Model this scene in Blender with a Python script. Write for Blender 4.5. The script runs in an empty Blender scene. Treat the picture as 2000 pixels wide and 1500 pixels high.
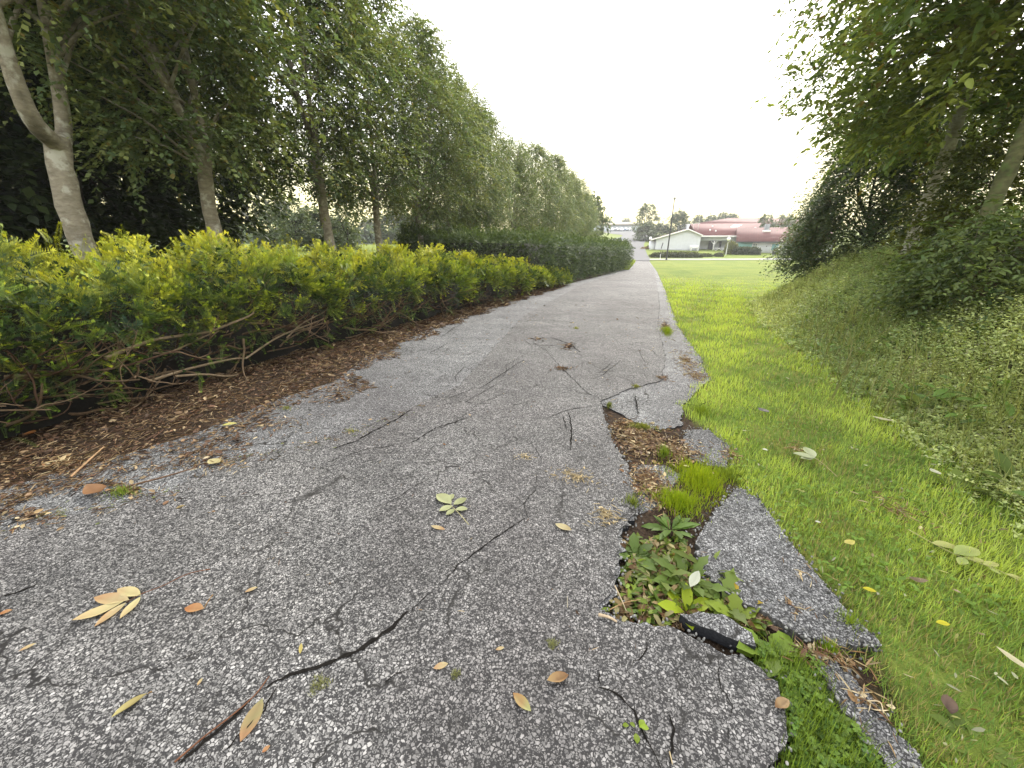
import bpy, math, random
import numpy as np
from mathutils import Vector, Matrix

# ------------------------------------------------------------------ camera, sky, sun, exposure
sc = bpy.context.scene
F_PX, PITCH, YAW, EYE = 751.0, math.radians(20.6), math.radians(17.4), 1.3
cam_data = bpy.data.cameras.new('camera')
cam = bpy.data.objects.new('camera', cam_data)
sc.collection.objects.link(cam)
cam_data.sensor_width = 36.0
cam_data.lens = F_PX / 2000 * 36
cam_data.clip_start, cam_data.clip_end = 0.05, 5000
cam.location = (0, 0, EYE)
cam.rotation_euler = (math.radians(90) - PITCH, 0, YAW)
sc.camera = cam

SUN_EL, SUN_AZ = math.radians(38), math.radians(12)      # azimuth measured from +Y to +X
world = bpy.data.worlds.new('World')
sc.world = world
world.use_nodes = True
wn, wl = world.node_tree.nodes, world.node_tree.links
bg = wn['Background']
sky = wn.new('ShaderNodeTexSky')
sky.sky_type = 'NISHITA'
sky.sun_disc = False
sky.sun_elevation, sky.sun_rotation = SUN_EL, SUN_AZ
sky.air_density, sky.dust_density, sky.ozone_density = 1.0, 6.0, 1.0
tc = wn.new('ShaderNodeTexCoord')
sep = wn.new('ShaderNodeSeparateXYZ')
wl.new(tc.outputs['Generated'], sep.inputs[0])
rmp = wn.new('ShaderNodeValToRGB')                       # bright overcast, a warm band low down
rmp.color_ramp.elements[0].position, rmp.color_ramp.elements[0].color = 0.0, (5.6, 4.9, 2.1, 1)
rmp.color_ramp.elements[1].position, rmp.color_ramp.elements[1].color = 0.26, (8.8, 8.8, 8.8, 1)
e = rmp.color_ramp.elements.new(0.10); e.color = (6.6, 6.1, 3.3, 1)
wl.new(sep.outputs['Z'], rmp.inputs[0])
mixw = wn.new('ShaderNodeMix'); mixw.data_type = 'RGBA'
mixw.inputs[0].default_value = 0.82
wl.new(sky.outputs[0], mixw.inputs[6]); wl.new(rmp.outputs[0], mixw.inputs[7])
wl.new(mixw.outputs[2], bg.inputs[0])
bg.inputs[1].default_value = 0.12

sun_data = bpy.data.lights.new('sun', 'SUN')
sun_data.energy, sun_data.angle, sun_data.color = 1.2, math.radians(14), (1.0, 0.95, 0.86)
sun = bpy.data.objects.new('sun', sun_data)
sc.collection.objects.link(sun)
sd = Vector((math.sin(SUN_AZ) * math.cos(SUN_EL), math.cos(SUN_AZ) * math.cos(SUN_EL), math.sin(SUN_EL)))
sun.rotation_euler = (-sd).to_track_quat('-Z', 'Y').to_euler()
sun.location = (0, 0, 30)

sc.view_settings.view_transform = 'Standard'
sc.view_settings.look = 'None'
sc.view_settings.gamma = 1
sc.view_settings.exposure = 1.6
cy = sc.cycles
cy.max_bounces, cy.diffuse_bounces, cy.glossy_bounces = 6, 3, 2
cy.transmission_bounces, cy.transparent_max_bounces, cy.volume_bounces = 4, 4, 0
cy.use_denoising = True
cy.caustics_reflective = cy.caustics_refractive = False

# ------------------------------------------------------------------ helpers
rng = np.random.default_rng(7)
cA, sA, cP, sP = math.cos(YAW), math.sin(YAW), math.cos(PITCH), math.sin(PITCH)
SLOPE = -0.022

def ray(px, py):
    u, v = (px - 1000) / F_PX, (750 - py) / F_PX
    return u, cP + v * sP, -sP + v * cP
def G(px, py):
    """photo pixel -> point of the sloping path plane (x across, y along the path)"""
    u, f, z = ray(px, py)
    x, y = u * cA - f * sA, u * sA + f * cA
    t = -EYE / (z - SLOPE * y)
    return (x * t, y * t)
def RZ(px, py, D):
    """photo pixel at forward distance D -> (metres right of the view axis, height)"""
    u, f, z = ray(px, py)
    return u / f * D, EYE + z / f * D
def rf(r, d):
    """view-aligned (right, forward) -> path coordinates"""
    return (r * cA - d * sA, r * sA + d * cA)
def sstep(a, b, x):
    t = np.clip((np.asarray(x, float) - a) / (b - a), 0, 1)
    return t * t * (3 - 2 * t)

_q = np.arange(-200, 2000, 1.0)
_z = np.interp(_q, [-200, 0, 50, 58, 72, 100, 115, 200, 260, 400, 2000], [4.4, 0, -1.1, -1.2, -0.45, 0.7, 1.35, 4.8, 6.5, 9, 12])
_k = np.exp(-0.5 * (np.arange(-12, 13) / 4.0) ** 2); _k /= _k.sum()
_zs = np.convolve(np.pad(_z, 12, mode='edge'), _k, 'valid')
_z = np.where(_q < 42, _z, _zs)
def prof(q): return np.interp(q, _q, _z)
FOOT_Y = [-5, 1.5, 2.35, 2.95, 4.0, 5.7, 7.8, 10.6, 12.5, 15]
FOOT_X = [2.0, 2.02, 2.05, 2.08, 2.13, 2.30, 2.36, 2.70, 3.3, 4.4]
def mound_d(x, y):
    d1 = x - np.interp(y, FOOT_Y, FOOT_X)
    d2 = (13.6 + 0.22 * (x - 2.6)) - y
    h = np.clip(0.5 + 0.5 * (d2 - d1) / 1.5, 0, 1)
    return d2 * (1 - h) + d1 * h - 1.5 * h * (1 - h)
def ground(x, y):
    x, y = np.asarray(x, float), np.asarray(y, float)
    q = y - 0.35 * np.clip(x - 3, -5, 30) * sstep(22, 50, y)
    z = prof(q)
    w = sstep(-4.4, -9.0, x) * (1 - sstep(50, 100, y))
    z = z * (1 - w) + 0.65 * w
    m = 1.15 * sstep(-0.15, 2.1, mound_d(x, y)) * (1 - sstep(14, 30, x))
    return z + m
def gz(x, y): return float(ground(x, y))

class Acc:
    def __init__(s): s.V, s.Q, s.T, s.C, s.n = [], [], [], [], 0
    def add(s, V, F, col=(0.5, 0.5, 0.5)):
        V = np.asarray(V, float).reshape(-1, 3)
        F = np.asarray(F, int)
        (s.Q if F.shape[1] == 4 else s.T).append(F + s.n)
        c = np.asarray(col, float)
        if c.ndim == 1: c = np.broadcast_to(c, (len(V), 3))
        s.V.append(V); s.C.append(c); s.n += len(V)
    def build(s, name, mat, parent=None, smooth=False):
        V = np.concatenate(s.V); C = np.concatenate(s.C)
        Q = np.concatenate(s.Q) if s.Q else np.zeros((0, 4), int)
        T = np.concatenate(s.T) if s.T else np.zeros((0, 3), int)
        me = bpy.data.meshes.new(name)
        me.vertices.add(len(V)); me.vertices.foreach_set('co', V.astype(np.float32).ravel())
        nl = Q.size + T.size
        me.loops.add(nl); me.polygons.add(len(Q) + len(T))
        me.loops.foreach_set('vertex_index', np.concatenate([Q.ravel(), T.ravel()]).astype(np.int32))
        st = np.concatenate([np.arange(len(Q)) * 4, Q.size + np.arange(len(T)) * 3]).astype(np.int32)
        me.polygons.foreach_set('loop_start', st)
        a = me.attributes.new('Col', 'FLOAT_COLOR', 'POINT')
        a.data.foreach_set('color', np.concatenate([C, np.ones((len(C), 1))], 1).astype(np.float32).ravel())
        if smooth: me.polygons.foreach_set('use_smooth', np.ones(len(Q) + len(T), bool))
        me.update(calc_edges=True); me.validate()
        me.materials.append(mat)
        o = bpy.data.objects.new(name, me)
        sc.collection.objects.link(o)
        if parent is not None: o.parent = parent
        return o

def tag(o, label=None, cat=None, group=None, kind=None):
    for k, v in (('label', label), ('category', cat), ('group', group), ('kind', kind)):
        if v: o[k] = v
    return o
def empty(name, loc, rz=0.0, label=None, cat=None, group=None):
    o = bpy.data.objects.new(name, None)
    o.empty_display_size = 0.1
    sc.collection.objects.link(o)
    o.location = loc; o.rotation_euler = (0, 0, rz)
    return tag(o, label, cat, group)
def copy_tree(o, parent=None):
    c = o.copy(); sc.collection.objects.link(c)
    if parent is not None: c.parent = parent
    for ch in [k for k in sc.objects if k.parent == o]: copy_tree(ch, c)
    return c

def tube(P, R, n=8, cap=True, wob=0.0, rg=None):
    P = np.asarray(P, float); m = len(P)
    R = np.broadcast_to(np.asarray(R, float), (m,))
    T = np.gradient(P, axis=0); T /= np.linalg.norm(T, axis=1)[:, None] + 1e-9
    ref = np.array([1.0, 0, 0]) if abs(T[0][0]) < 0.8 else np.array([0, 1.0, 0])
    V = []
    ang = np.arange(n) * 2 * np.pi / n
    for i in range(m):
        a = np.cross(T[i], ref); a /= np.linalg.norm(a) + 1e-9
        b = np.cross(T[i], a); ref = np.cross(a, T[i])
        rr = R[i] * (1 + (rg.normal(0, wob, n) if rg is not None and wob else 0))
        V.append(P[i] + (np.cos(ang) * rr)[:, None] * a + (np.sin(ang) * rr)[:, None] * b)
    V = np.concatenate(V)
    i = np.arange(m - 1)[:, None] * n; j = np.arange(n)[None]; k = (j + 1) % n
    F = np.stack([i + j, i + k, i + n + k, i + n + j], -1).reshape(-1, 4)
    return V, F
def spline(P, n):
    """Catmull-Rom through P, n samples"""
    P = np.asarray(P, float); t = np.linspace(0, len(P) - 1, n)
    Q = np.concatenate([[2 * P[0] - P[1]], P, [2 * P[-1] - P[-2]]])
    i = np.minimum(t.astype(int), len(P) - 2); f = (t - i)[:, None]
    a, b, c, d = Q[i], Q[i + 1], Q[i + 2], Q[i + 3]
    return 0.5 * (2 * b + (c - a) * f + (2 * a - 5 * b + 4 * c - d) * f ** 2 + (3 * b - a - 3 * c + d) * f ** 3)
def box(x0, x1, y0, y1, z0, z1):
    V = [(x, y, z) for z in (z0, z1) for y in (y0, y1) for x in (x0, x1)]
    return np.array(V), np.array([(0, 2, 3, 1), (4, 5, 7, 6), (0, 1, 5, 4), (1, 3, 7, 5), (3, 2, 6, 7), (2, 0, 4, 6)])
def norm(a): return a / (np.linalg.norm(a, axis=-1, keepdims=True) + 1e-9)
def frames(d, up):
    """orthonormal frames with y along d and z near up: (N,3,3) columns x,y,z"""
    y = norm(d); x = norm(np.cross(y, up)); z = np.cross(x, y)
    return np.stack([x, y, z], -1)
def tile(V, F, R, T, S):
    """N copies of (V,F): R (N,3,3), T (N,3), S (N,) or (N,3)"""
    S = np.asarray(S, float)
    if S.ndim == 1: S = S[:, None]
    N = len(T)
    W = np.einsum('nij,nkj->nki', R, V[None] * S[:, None, :]) + T[:, None]
    return W.reshape(-1, 3), (F[None] + (np.arange(N) * len(V))[:, None, None]).reshape(-1, F.shape[1])
def rep(c, k): return np.repeat(np.asarray(c), k, axis=0)

def leaf(n=4, wid=0.4, fold=0.12, curl=0.15, shape=0.9, lob=0.0):
    """unit-length leaf along +y: midrib plus two edges, folded and curled"""
    t = np.linspace(0, 1, n + 1)
    w = wid * 0.5 * np.sin(np.pi * np.clip(t ** shape, 0, 1)) ** 0.8
    w = w * (1 + lob * np.where(np.arange(n + 1) % 2 == 0, -1, 1))
    w[0] = w[-1] = 0.004
    zc = -curl * t ** 2
    V = []
    for i in range(n + 1):
        V += [(-w[i], t[i], zc[i] + fold * w[i] * 2), (0, t[i], zc[i]), (w[i], t[i], zc[i] + fold * w[i] * 2)]
    Fq = []
    for i in range(n):
        a = 3 * i
        Fq += [(a, a + 1, a + 4, a + 3), (a + 1, a + 2, a + 5, a + 4)]
    return np.array(V), np.array(Fq)
LEAF1 = (np.array([(0, 0, 0), (0.33, 0.45, 0.05), (0, 1, -0.06), (-0.33, 0.45, 0.05)], float), np.array([(0, 1, 2, 3)]))
LEAF2 = (np.array([(0, 0, 0), (-0.24, 0.28, 0.07), (-0.2, 0.68, 0.04), (0, 1, -0.1), (0.2, 0.68, 0.04), (0.24, 0.28, 0.07)], float),
         np.array([(0, 3, 2, 1), (0, 5, 4, 3)]))
BLADE = (np.array([(-0.5, 0, 0), (0.5, 0, 0), (0.36, 0.5, 0.06), (-0.36, 0.5, 0.06), (0, 1, 0.28)], float), np.array([(0, 1, 2, 3)]), np.array([(3, 2, 4)]))

# ------------------------------------------------------------------ materials
def new_mat(name):
    m = bpy.data.materials.new(name); m.use_nodes = True
    nt = m.node_tree
    return m, nt.nodes, nt.links, nt.nodes['Principled BSDF']
def sock(L, a, b): L.new(a, b)
def mixrgb(N, L, fac, a, b, mode='MIX'):
    m = N.new('ShaderNodeMix'); m.data_type = 'RGBA'; m.blend_type = mode
    for s, v in ((m.inputs[0], fac), (m.inputs[6], a), (m.inputs[7], b)):
        if hasattr(v, 'is_linked') or hasattr(v, 'links'): L.new(v, s)
        else: s.default_value = v if not isinstance(v, tuple) else (*v, 1)[:4]
    return m.outputs[2]
def math_n(N, L, op, a, b=0.0, clamp=False):
    m = N.new('ShaderNodeMath'); m.operation = op; m.use_clamp = clamp
    for s, v in ((m.inputs[0], a), (m.inputs[1], b)):
        if hasattr(v, 'links'): L.new(v, s)
        else: s.default_value = v
    return m.outputs[0]
def noise(N, L, scale, detail=3, rough=0.55, vec=None, out='Fac'):
    n = N.new('ShaderNodeTexNoise'); n.inputs['Scale'].default_value = scale
    n.inputs['Detail'].default_value = detail; n.inputs['Roughness'].default_value = rough
    if vec is not None: L.new(vec, n.inputs['Vector'])
    return n.outputs[out]
def ramp(N, L, fac, stops):
    r = N.new('ShaderNodeValToRGB'); L.new(fac, r.inputs[0])
    el = r.color_ramp.elements
    el[0].position, el[0].color = stops[0][0], (*stops[0][1], 1)
    el[1].position, el[1].color = stops[-1][0], (*stops[-1][1], 1)
    for p, c in stops[1:-1]:
        x = el.new(p); x.color = (*c, 1)
    return r.outputs[0]
def wpos(N): return N.new('ShaderNodeNewGeometry').outputs['Position']
def opos(N): return N.new('ShaderNodeTexCoord').outputs['Object']

def foliage_mat(name, trans=0.35, rough=0.5, spec=0.3):
    m, N, L, b = new_mat(name)
    at = N.new('ShaderNodeAttribute'); at.attribute_name = 'Col'
    L.new(at.outputs['Color'], b.inputs['Base Color'])
    b.inputs['Roughness'].default_value = rough
    b.inputs['Specular IOR Level'].default_value = spec
    t = N.new('ShaderNodeBsdfTranslucent')
    tcol = mixrgb(N, L, 1.0, at.outputs['Color'], (1.25, 1.2, 0.6), 'MULTIPLY')
    L.new(tcol, t.inputs['Color'])
    ms = N.new('ShaderNodeMixShader'); ms.inputs[0].default_value = trans
    L.new(b.outputs[0], ms.inputs[1]); L.new(t.outputs[0], ms.inputs[2])
    L.new(ms.outputs[0], N['Material Output'].inputs['Surface'])
    return m
def attr_mat(name, rough=0.8, spec=0.2, var=0.25, scale=30, bump=0.0):
    m, N, L, b = new_mat(name)
    at = N.new('ShaderNodeAttribute'); at.attribute_name = 'Col'
    n = noise(N, L, scale, 4, 0.6, opos(N))
    f = ramp(N, L, n, [(0.3, (1 - var,) * 3), (0.7, (1 + var,) * 3)])
    L.new(mixrgb(N, L, 1.0, at.outputs['Color'], f, 'MULTIPLY'), b.inputs['Base Color'])
    b.inputs['Roughness'].default_value = rough
    b.inputs['Specular IOR Level'].default_value = spec
    if bump:
        bp = N.new('ShaderNodeBump'); bp.inputs['Strength'].default_value = bump; bp.inputs['Distance'].default_value = 0.01
        L.new(n, bp.inputs['Height']); L.new(bp.outputs[0], b.inputs['Normal'])
    return m
def asphalt_mat(name, chip_lo, chip_hi, binder, cover, scale, tint, contrast=0.0):
    m, N, L, b = new_mat(name)
    P = wpos(N)
    warp = N.new('ShaderNodeVectorMath'); warp.operation = 'MULTIPLY_ADD'
    wn_ = noise(N, L, 60, 2, 0.5, P, 'Color')
    L.new(wn_, warp.inputs[0]); warp.inputs[1].default_value = (0.006,) * 3; L.new(P, warp.inputs[2])
    def chips(sc_, thr, cov):
        v = N.new('ShaderNodeTexVoronoi'); v.feature = 'DISTANCE_TO_EDGE'; v.inputs['Scale'].default_value = sc_
        L.new(warp.outputs[0], v.inputs['Vector'])
        c = N.new('ShaderNodeTexVoronoi'); c.feature = 'F1'; c.inputs['Scale'].default_value = sc_
        L.new(warp.outputs[0], c.inputs['Vector'])
        sp = N.new('ShaderNodeSeparateColor'); L.new(c.outputs['Color'], sp.inputs[0])
        e1 = N.new('ShaderNodeMapRange'); e1.inputs[1].default_value = thr; e1.inputs[2].default_value = thr + 0.06
        L.new(v.outputs['Distance'], e1.inputs[0])
        e2 = N.new('ShaderNodeMapRange'); e2.inputs[1].default_value = 1 - cov - 0.04; e2.inputs[2].default_value = 1 - cov + 0.04
        L.new(sp.outputs[0], e2.inputs[0])
        mask = math_n(N, L, 'MULTIPLY', e1.outputs[0], e2.outputs[0])
        return mask, sp.outputs[1], sp.outputs[2], c
    m1, r1, h1, c1 = chips(scale, 0.10, cover)
    m2, r2, h2, c2 = chips(scale * 2.1, 0.07, cover * 0.8)
    base = ramp(N, L, noise(N, L, 240, 3, 0.6, P), [(0.3, tuple(x * 0.6 for x in binder)), (0.7, tuple(x * 1.5 for x in binder))])
    cc2 = ramp(N, L, r2, [(0.0, tuple(x * 0.7 for x in chip_lo)), (1.0, tuple(x * 0.8 for x in chip_hi))])
    cc1 = ramp(N, L, r1, [(0.0, chip_lo), (0.55, tuple((a + c) / 2 for a, c in zip(chip_lo, chip_hi))), (1.0, chip_hi)])
    col = mixrgb(N, L, m2, base, cc2)
    col = mixrgb(N, L, m1, col, cc1)
    big = ramp(N, L, noise(N, L, 1.3, 5, 0.65, P), [(0.3, tuple(t * 0.72 for t in tint)), (0.5, tint), (0.72, tuple(t * 1.3 for t in tint))])
    col = mixrgb(N, L, 1.0, col, big, 'MULTIPLY')
    mid = ramp(N, L, noise(N, L, 9, 4, 0.7, P), [(0.3, (0.8,) * 3), (0.7, (1.2,) * 3)])
    col = mixrgb(N, L, 1.0, col, mid, 'MULTIPLY')
    st1 = ramp(N, L, noise(N, L, 0.55, 6, 0.6, P), [(0.35, (0.80, 0.77, 0.78)), (0.55, (1.0, 1.0, 1.0)), (0.70, (1.14, 1.13, 1.11))])
    col = mixrgb(N, L, 1.0, col, st1, 'MULTIPLY')
    w2 = N.new('ShaderNodeVectorMath'); w2.operation = 'MULTIPLY_ADD'
    L.new(noise(N, L, 3.5, 4, 0.6, P, 'Color'), w2.inputs[0]); w2.inputs[1].default_value = (0.35, 0.35, 0.0); L.new(P, w2.inputs[2])
    vc = N.new('ShaderNodeTexVoronoi'); vc.feature = 'DISTANCE_TO_EDGE'; vc.inputs['Scale'].default_value = 1.9; L.new(w2.outputs[0], vc.inputs['Vector'])
    ck = N.new('ShaderNodeMapRange'); ck.inputs[1].default_value = 0.003; ck.inputs[2].default_value = 0.011; ck.inputs[3].default_value = 1.0; ck.inputs[4].default_value = 0.0
    L.new(vc.outputs['Distance'], ck.inputs[0])
    cmask = N.new('ShaderNodeMapRange'); cmask.inputs[1].default_value = 0.44; cmask.inputs[2].default_value = 0.54; L.new(noise(N, L, 1.1, 4, 0.7, P), cmask.inputs[0])
    crk = math_n(N, L, 'MULTIPLY', ck.outputs[0], cmask.outputs[0])
    vf = N.new('ShaderNodeTexVoronoi'); vf.feature = 'DISTANCE_TO_EDGE'; vf.inputs['Scale'].default_value = 5.5; L.new(w2.outputs[0], vf.inputs['Vector'])
    cf = N.new('ShaderNodeMapRange'); cf.inputs[1].default_value = 0.004; cf.inputs[2].default_value = 0.020; cf.inputs[3].default_value = 0.85; cf.inputs[4].default_value = 0.0
    L.new(vf.outputs['Distance'], cf.inputs[0])
    fmask = N.new('ShaderNodeMapRange'); fmask.inputs[1].default_value = 0.55; fmask.inputs[2].default_value = 0.63; L.new(noise(N, L, 0.9, 5, 0.7, w2.outputs[0]), fmask.inputs[0])
    crk = math_n(N, L, 'MAXIMUM', crk, math_n(N, L, 'MULTIPLY', cf.outputs[0], fmask.outputs[0]))
    col = mixrgb(N, L, crk, col, (0.010, 0.009, 0.008))
    L.new(col, b.inputs['Base Color'])
    b.inputs['Roughness'].default_value = 0.75
    b.inputs['Specular IOR Level'].default_value = 0.35
    hgt = math_n(N, L, 'ADD', math_n(N, L, 'MULTIPLY', m1, h1), math_n(N, L, 'MULTIPLY', m2, 0.4))
    bp = N.new('ShaderNodeBump'); bp.inputs['Strength'].default_value = 0.9; bp.inputs['Distance'].default_value = 0.004
    L.new(hgt, bp.inputs['Height'])
    bp2 = N.new('ShaderNodeBump'); bp2.inputs['Strength'].default_value = 0.5; bp2.inputs['Distance'].default_value = 0.06
    L.new(noise(N, L, 2.6, 3, 0.5, P), bp2.inputs['Height'])
    L.new(bp.outputs[0], bp2.inputs['Normal'])
    L.new(bp2.outputs[0], b.inputs['Normal'])
    return m
def plain_mat(name, col, rough=0.7, spec=0.3, var=0.12, scale=6, metallic=0.0):
    m, N, L, b = new_mat(name)
    n = noise(N, L, scale, 4, 0.6, opos(N))
    L.new(ramp(N, L, n, [(0.3, tuple(c * (1 - var) for c in col)), (0.7, tuple(c * (1 + var) for c in col))]), b.inputs['Base Color'])
    b.inputs['Roughness'].default_value = rough; b.inputs['Specular IOR Level'].default_value = spec
    b.inputs['Metallic'].default_value = metallic
    return m
def bark_mat(name, a, c, lichen):
    m, N, L, b = new_mat(name)
    P = opos(N)
    mp = N.new('ShaderNodeMapping'); mp.inputs['Scale'].default_value = (9, 9, 22); L.new(P, mp.inputs[0])
    n1 = noise(N, L, 1.0, 5, 0.65, mp.outputs[0])
    col = ramp(N, L, n1, [(0.32, a), (0.68, c)])
    n2 = noise(N, L, 7, 4, 0.6, P)
    col = mixrgb(N, L, ramp(N, L, n2, [(0.52, (0, 0, 0)), (0.62, (1, 1, 1))]), col, lichen)
    n3 = noise(N, L, 3.0, 3, 0.6, P)
    col = mixrgb(N, L, ramp(N, L, n3, [(0.55, (0, 0, 0)), (0.7, (0.7, 0.7, 0.7))]), col, tuple(x * 0.35 for x in a))
    L.new(col, b.inputs['Base Color'])
    b.inputs['Roughness'].default_value = 0.85; b.inputs['Specular IOR Level'].default_value = 0.15
    bp = N.new('ShaderNodeBump'); bp.inputs['Strength'].default_value = 0.7; bp.inputs['Distance'].default_value = 0.02
    L.new(n1, bp.inputs['Height']); L.new(bp.outputs[0], b.inputs['Normal'])
    return m

M_LEAF = foliage_mat('tree_leaf', 0.38)
M_YEW = foliage_mat('yew_needle', 0.14, 0.45, 0.3)
M_GRASS = foliage_mat('grass_blade', 0.4, 0.5, 0.25)
M_DRY = foliage_mat('dry_leaf', 0.12, 0.6, 0.25)
M_TWIG = attr_mat('twig', 0.85, 0.15, 0.3, 40, 0.3)
M_BARK = bark_mat('smooth_bark', (0.16, 0.14, 0.105), (0.30, 0.27, 0.21), (0.38, 0.37, 0.31))
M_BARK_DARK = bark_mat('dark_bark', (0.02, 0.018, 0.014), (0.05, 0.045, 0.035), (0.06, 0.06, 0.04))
M_BARK_PALE = bark_mat('pale_bark', (0.25, 0.23, 0.18), (0.44, 0.42, 0.36), (0.5, 0.49, 0.42))
M_MOSSY = bark_mat('mossy_bark', (0.07, 0.075, 0.035), (0.15, 0.15, 0.07), (0.11, 0.15, 0.05))
M_ASPHALT = asphalt_mat('worn_asphalt', (0.115, 0.114, 0.112), (0.325, 0.32, 0.31), (0.022, 0.0215, 0.022), 0.60, 98, (1.04, 1.03, 1.03))
M_ASPHALT_OLD = asphalt_mat('old_pale_asphalt', (0.11, 0.112, 0.115), (0.34, 0.34, 0.335), (0.026, 0.026, 0.027), 0.66, 96, (1.18, 1.185, 1.19))
M_CRACK = plain_mat('crack_dirt', (0.010, 0.009, 0.008), 0.95, 0.05, 0.4, 60)
M_BROKEN = plain_mat('fresh_bitumen_edge', (0.018, 0.019, 0.022), 0.8, 0.2, 0.6, 120)
M_EDGE = plain_mat('worn_asphalt_edge', (0.075, 0.073, 0.07), 0.9, 0.1, 0.6, 90)

# ------------------------------------------------------------------ terrain
def grid_axis(parts):
    out = []
    for a, b_, s in parts: out += list(np.arange(a, b_, s))
    return np.array(out + [parts[-1][1]])
gx = grid_axis([(-900, -100, 60), (-100, -30, 5), (-30, -10, 1.0), (-10, -4.5, 0.3), (-4.5, 3.2, 0.07), (3.2, 9, 0.3), (9, 30, 1.0), (30, 100, 5), (100, 900, 60)])
gy = grid_axis([(-120, -20, 15), (-20, -2, 2), (-2, 0.4, 0.3), (0.4, 6.5, 0.07), (6.5, 16, 0.25), (16, 60, 1.0), (60, 260, 3), (260, 1500, 60)])
X, Y = np.meshgrid(gx, gy)
Z = ground(X, Y)
RIGHT_Y = [-3, 0.3, 0.62, 0.91, 1.32, 1.56, 2.2, 2.79, 3.45, 4.32, 5.19, 7.29, 10, 13.7, 27, 50.8, 58]
RIGHT_X = [0.34, 0.40, 0.55, 0.86, 0.94, 0.87, 0.69, 0.68, 0.5, 0.85, 0.89, 0.80, 0.86, 0.96, 1.19, 1.24, 1.4]
def right_edge(y): return np.interp(y, RIGHT_Y, RIGHT_X)
HEDGE_Y = [-2, 1.3, 1.65, 2.41, 3.8, 4.63, 7.58, 15.36, 29.7, 50, 58]
HEDGE_X = [-4.6, -4.4, -4.05, -3.9, -3.98, -3.84, -3.53, -2.71, -0.53, -0.3, -0.5]
def hedge_foot(y): return np.interp(y, HEDGE_Y, HEDGE_X)
on_path = sstep(0.03, -0.08, X - right_edge(Y)) * sstep(-0.35, 0.0, X - hedge_foot(Y)) * (Y < 58)
bumpy = (np.sin(X * 7.3 + Y * 3.1) * np.sin(Y * 6.1 - X * 2.2)) * 0.012
Z = Z - (0.035 - 0.022 * sstep(1.6, 1.9, Y)) * on_path - 0.022 * sstep(0.22, 0.05, np.hypot((X - 0.25) * 0.8, (Y - 1.3) * 0.55)) * on_path + np.where((X > 0.9) & (X < 20) & (Y < 40), bumpy, 0) - 0.02 * (1 - on_path) * (Y < 58) * (X < 3) * (X > -5)
lawn = (1 - sstep(0.04, -0.02, X - right_edge(Y)) * (X > hedge_foot(Y) - 2.2) * (Y < 58))
lawn = lawn * (1 - 0.8 * sstep(-0.15, 0.35, mound_d(X, Y)) * (X < 14))
lawn = np.where((X < -5) & (X > -16) & (Y < 12), lawn * 0.35, lawn)
t = Acc()
nx, ny = len(gx), len(gy)
i, j = np.meshgrid(np.arange(nx - 1), np.arange(ny - 1))
k = (j * nx + i).ravel()
t.add(np.stack([X, Y, Z], -1).reshape(-1, 3), np.stack([k, k + 1, k + nx + 1, k + nx], -1), np.repeat(lawn.reshape(-1, 1), 3, 1))
m, N, L, b = new_mat('ground_cover')
at = N.new('ShaderNodeAttribute'); at.attribute_name = 'Col'
P = wpos(N)
soil = ramp(N, L, noise(N, L, 45, 5, 0.7, P), [(0.3, (0.018, 0.013, 0.009)), (0.55, (0.05, 0.034, 0.023)), (0.75, (0.105, 0.074, 0.05))])
g1 = ramp(N, L, noise(N, L, 0.55, 5, 0.65, P), [(0.3, (0.10, 0.15, 0.03)), (0.5, (0.155, 0.195, 0.036)), (0.7, (0.21, 0.23, 0.05))])
g2 = ramp(N, L, noise(N, L, 24, 4, 0.7, P), [(0.3, (0.6, 0.62, 0.6)), (0.7, (1.3, 1.3, 1.3))])
mp = N.new('ShaderNodeMapping'); mp.inputs['Scale'].default_value = (0.15, 2.4, 1); mp.inputs['Rotation'].default_value = (0, 0, 0.5)
L.new(P, mp.inputs[0])
mow = ramp(N, L, noise(N, L, 0.8, 3, 0.6, mp.outputs[0]), [(0.35, (0.88, 0.9, 0.85)), (0.65, (1.16, 1.12, 1.2))])
gcol = mixrgb(N, L, 1.0, mixrgb(N, L, 1.0, g1, g2, 'MULTIPLY'), mow, 'MULTIPLY')
L.new(mixrgb(N, L, at.outputs['Color'], soil, gcol), b.inputs['Base Color'])
b.inputs['Roughness'].default_value = 0.9; b.inputs['Specular IOR Level'].default_value = 0.1
bp = N.new('ShaderNodeBump'); bp.inputs['Strength'].default_value = 0.8; bp.inputs['Distance'].default_value = 0.03
L.new(noise(N, L, 60, 3, 0.7, P), bp.inputs['Height']); L.new(bp.outputs[0], b.inputs['Normal'])
tag(t.build('ground', m, smooth=True), kind='structure')

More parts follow.
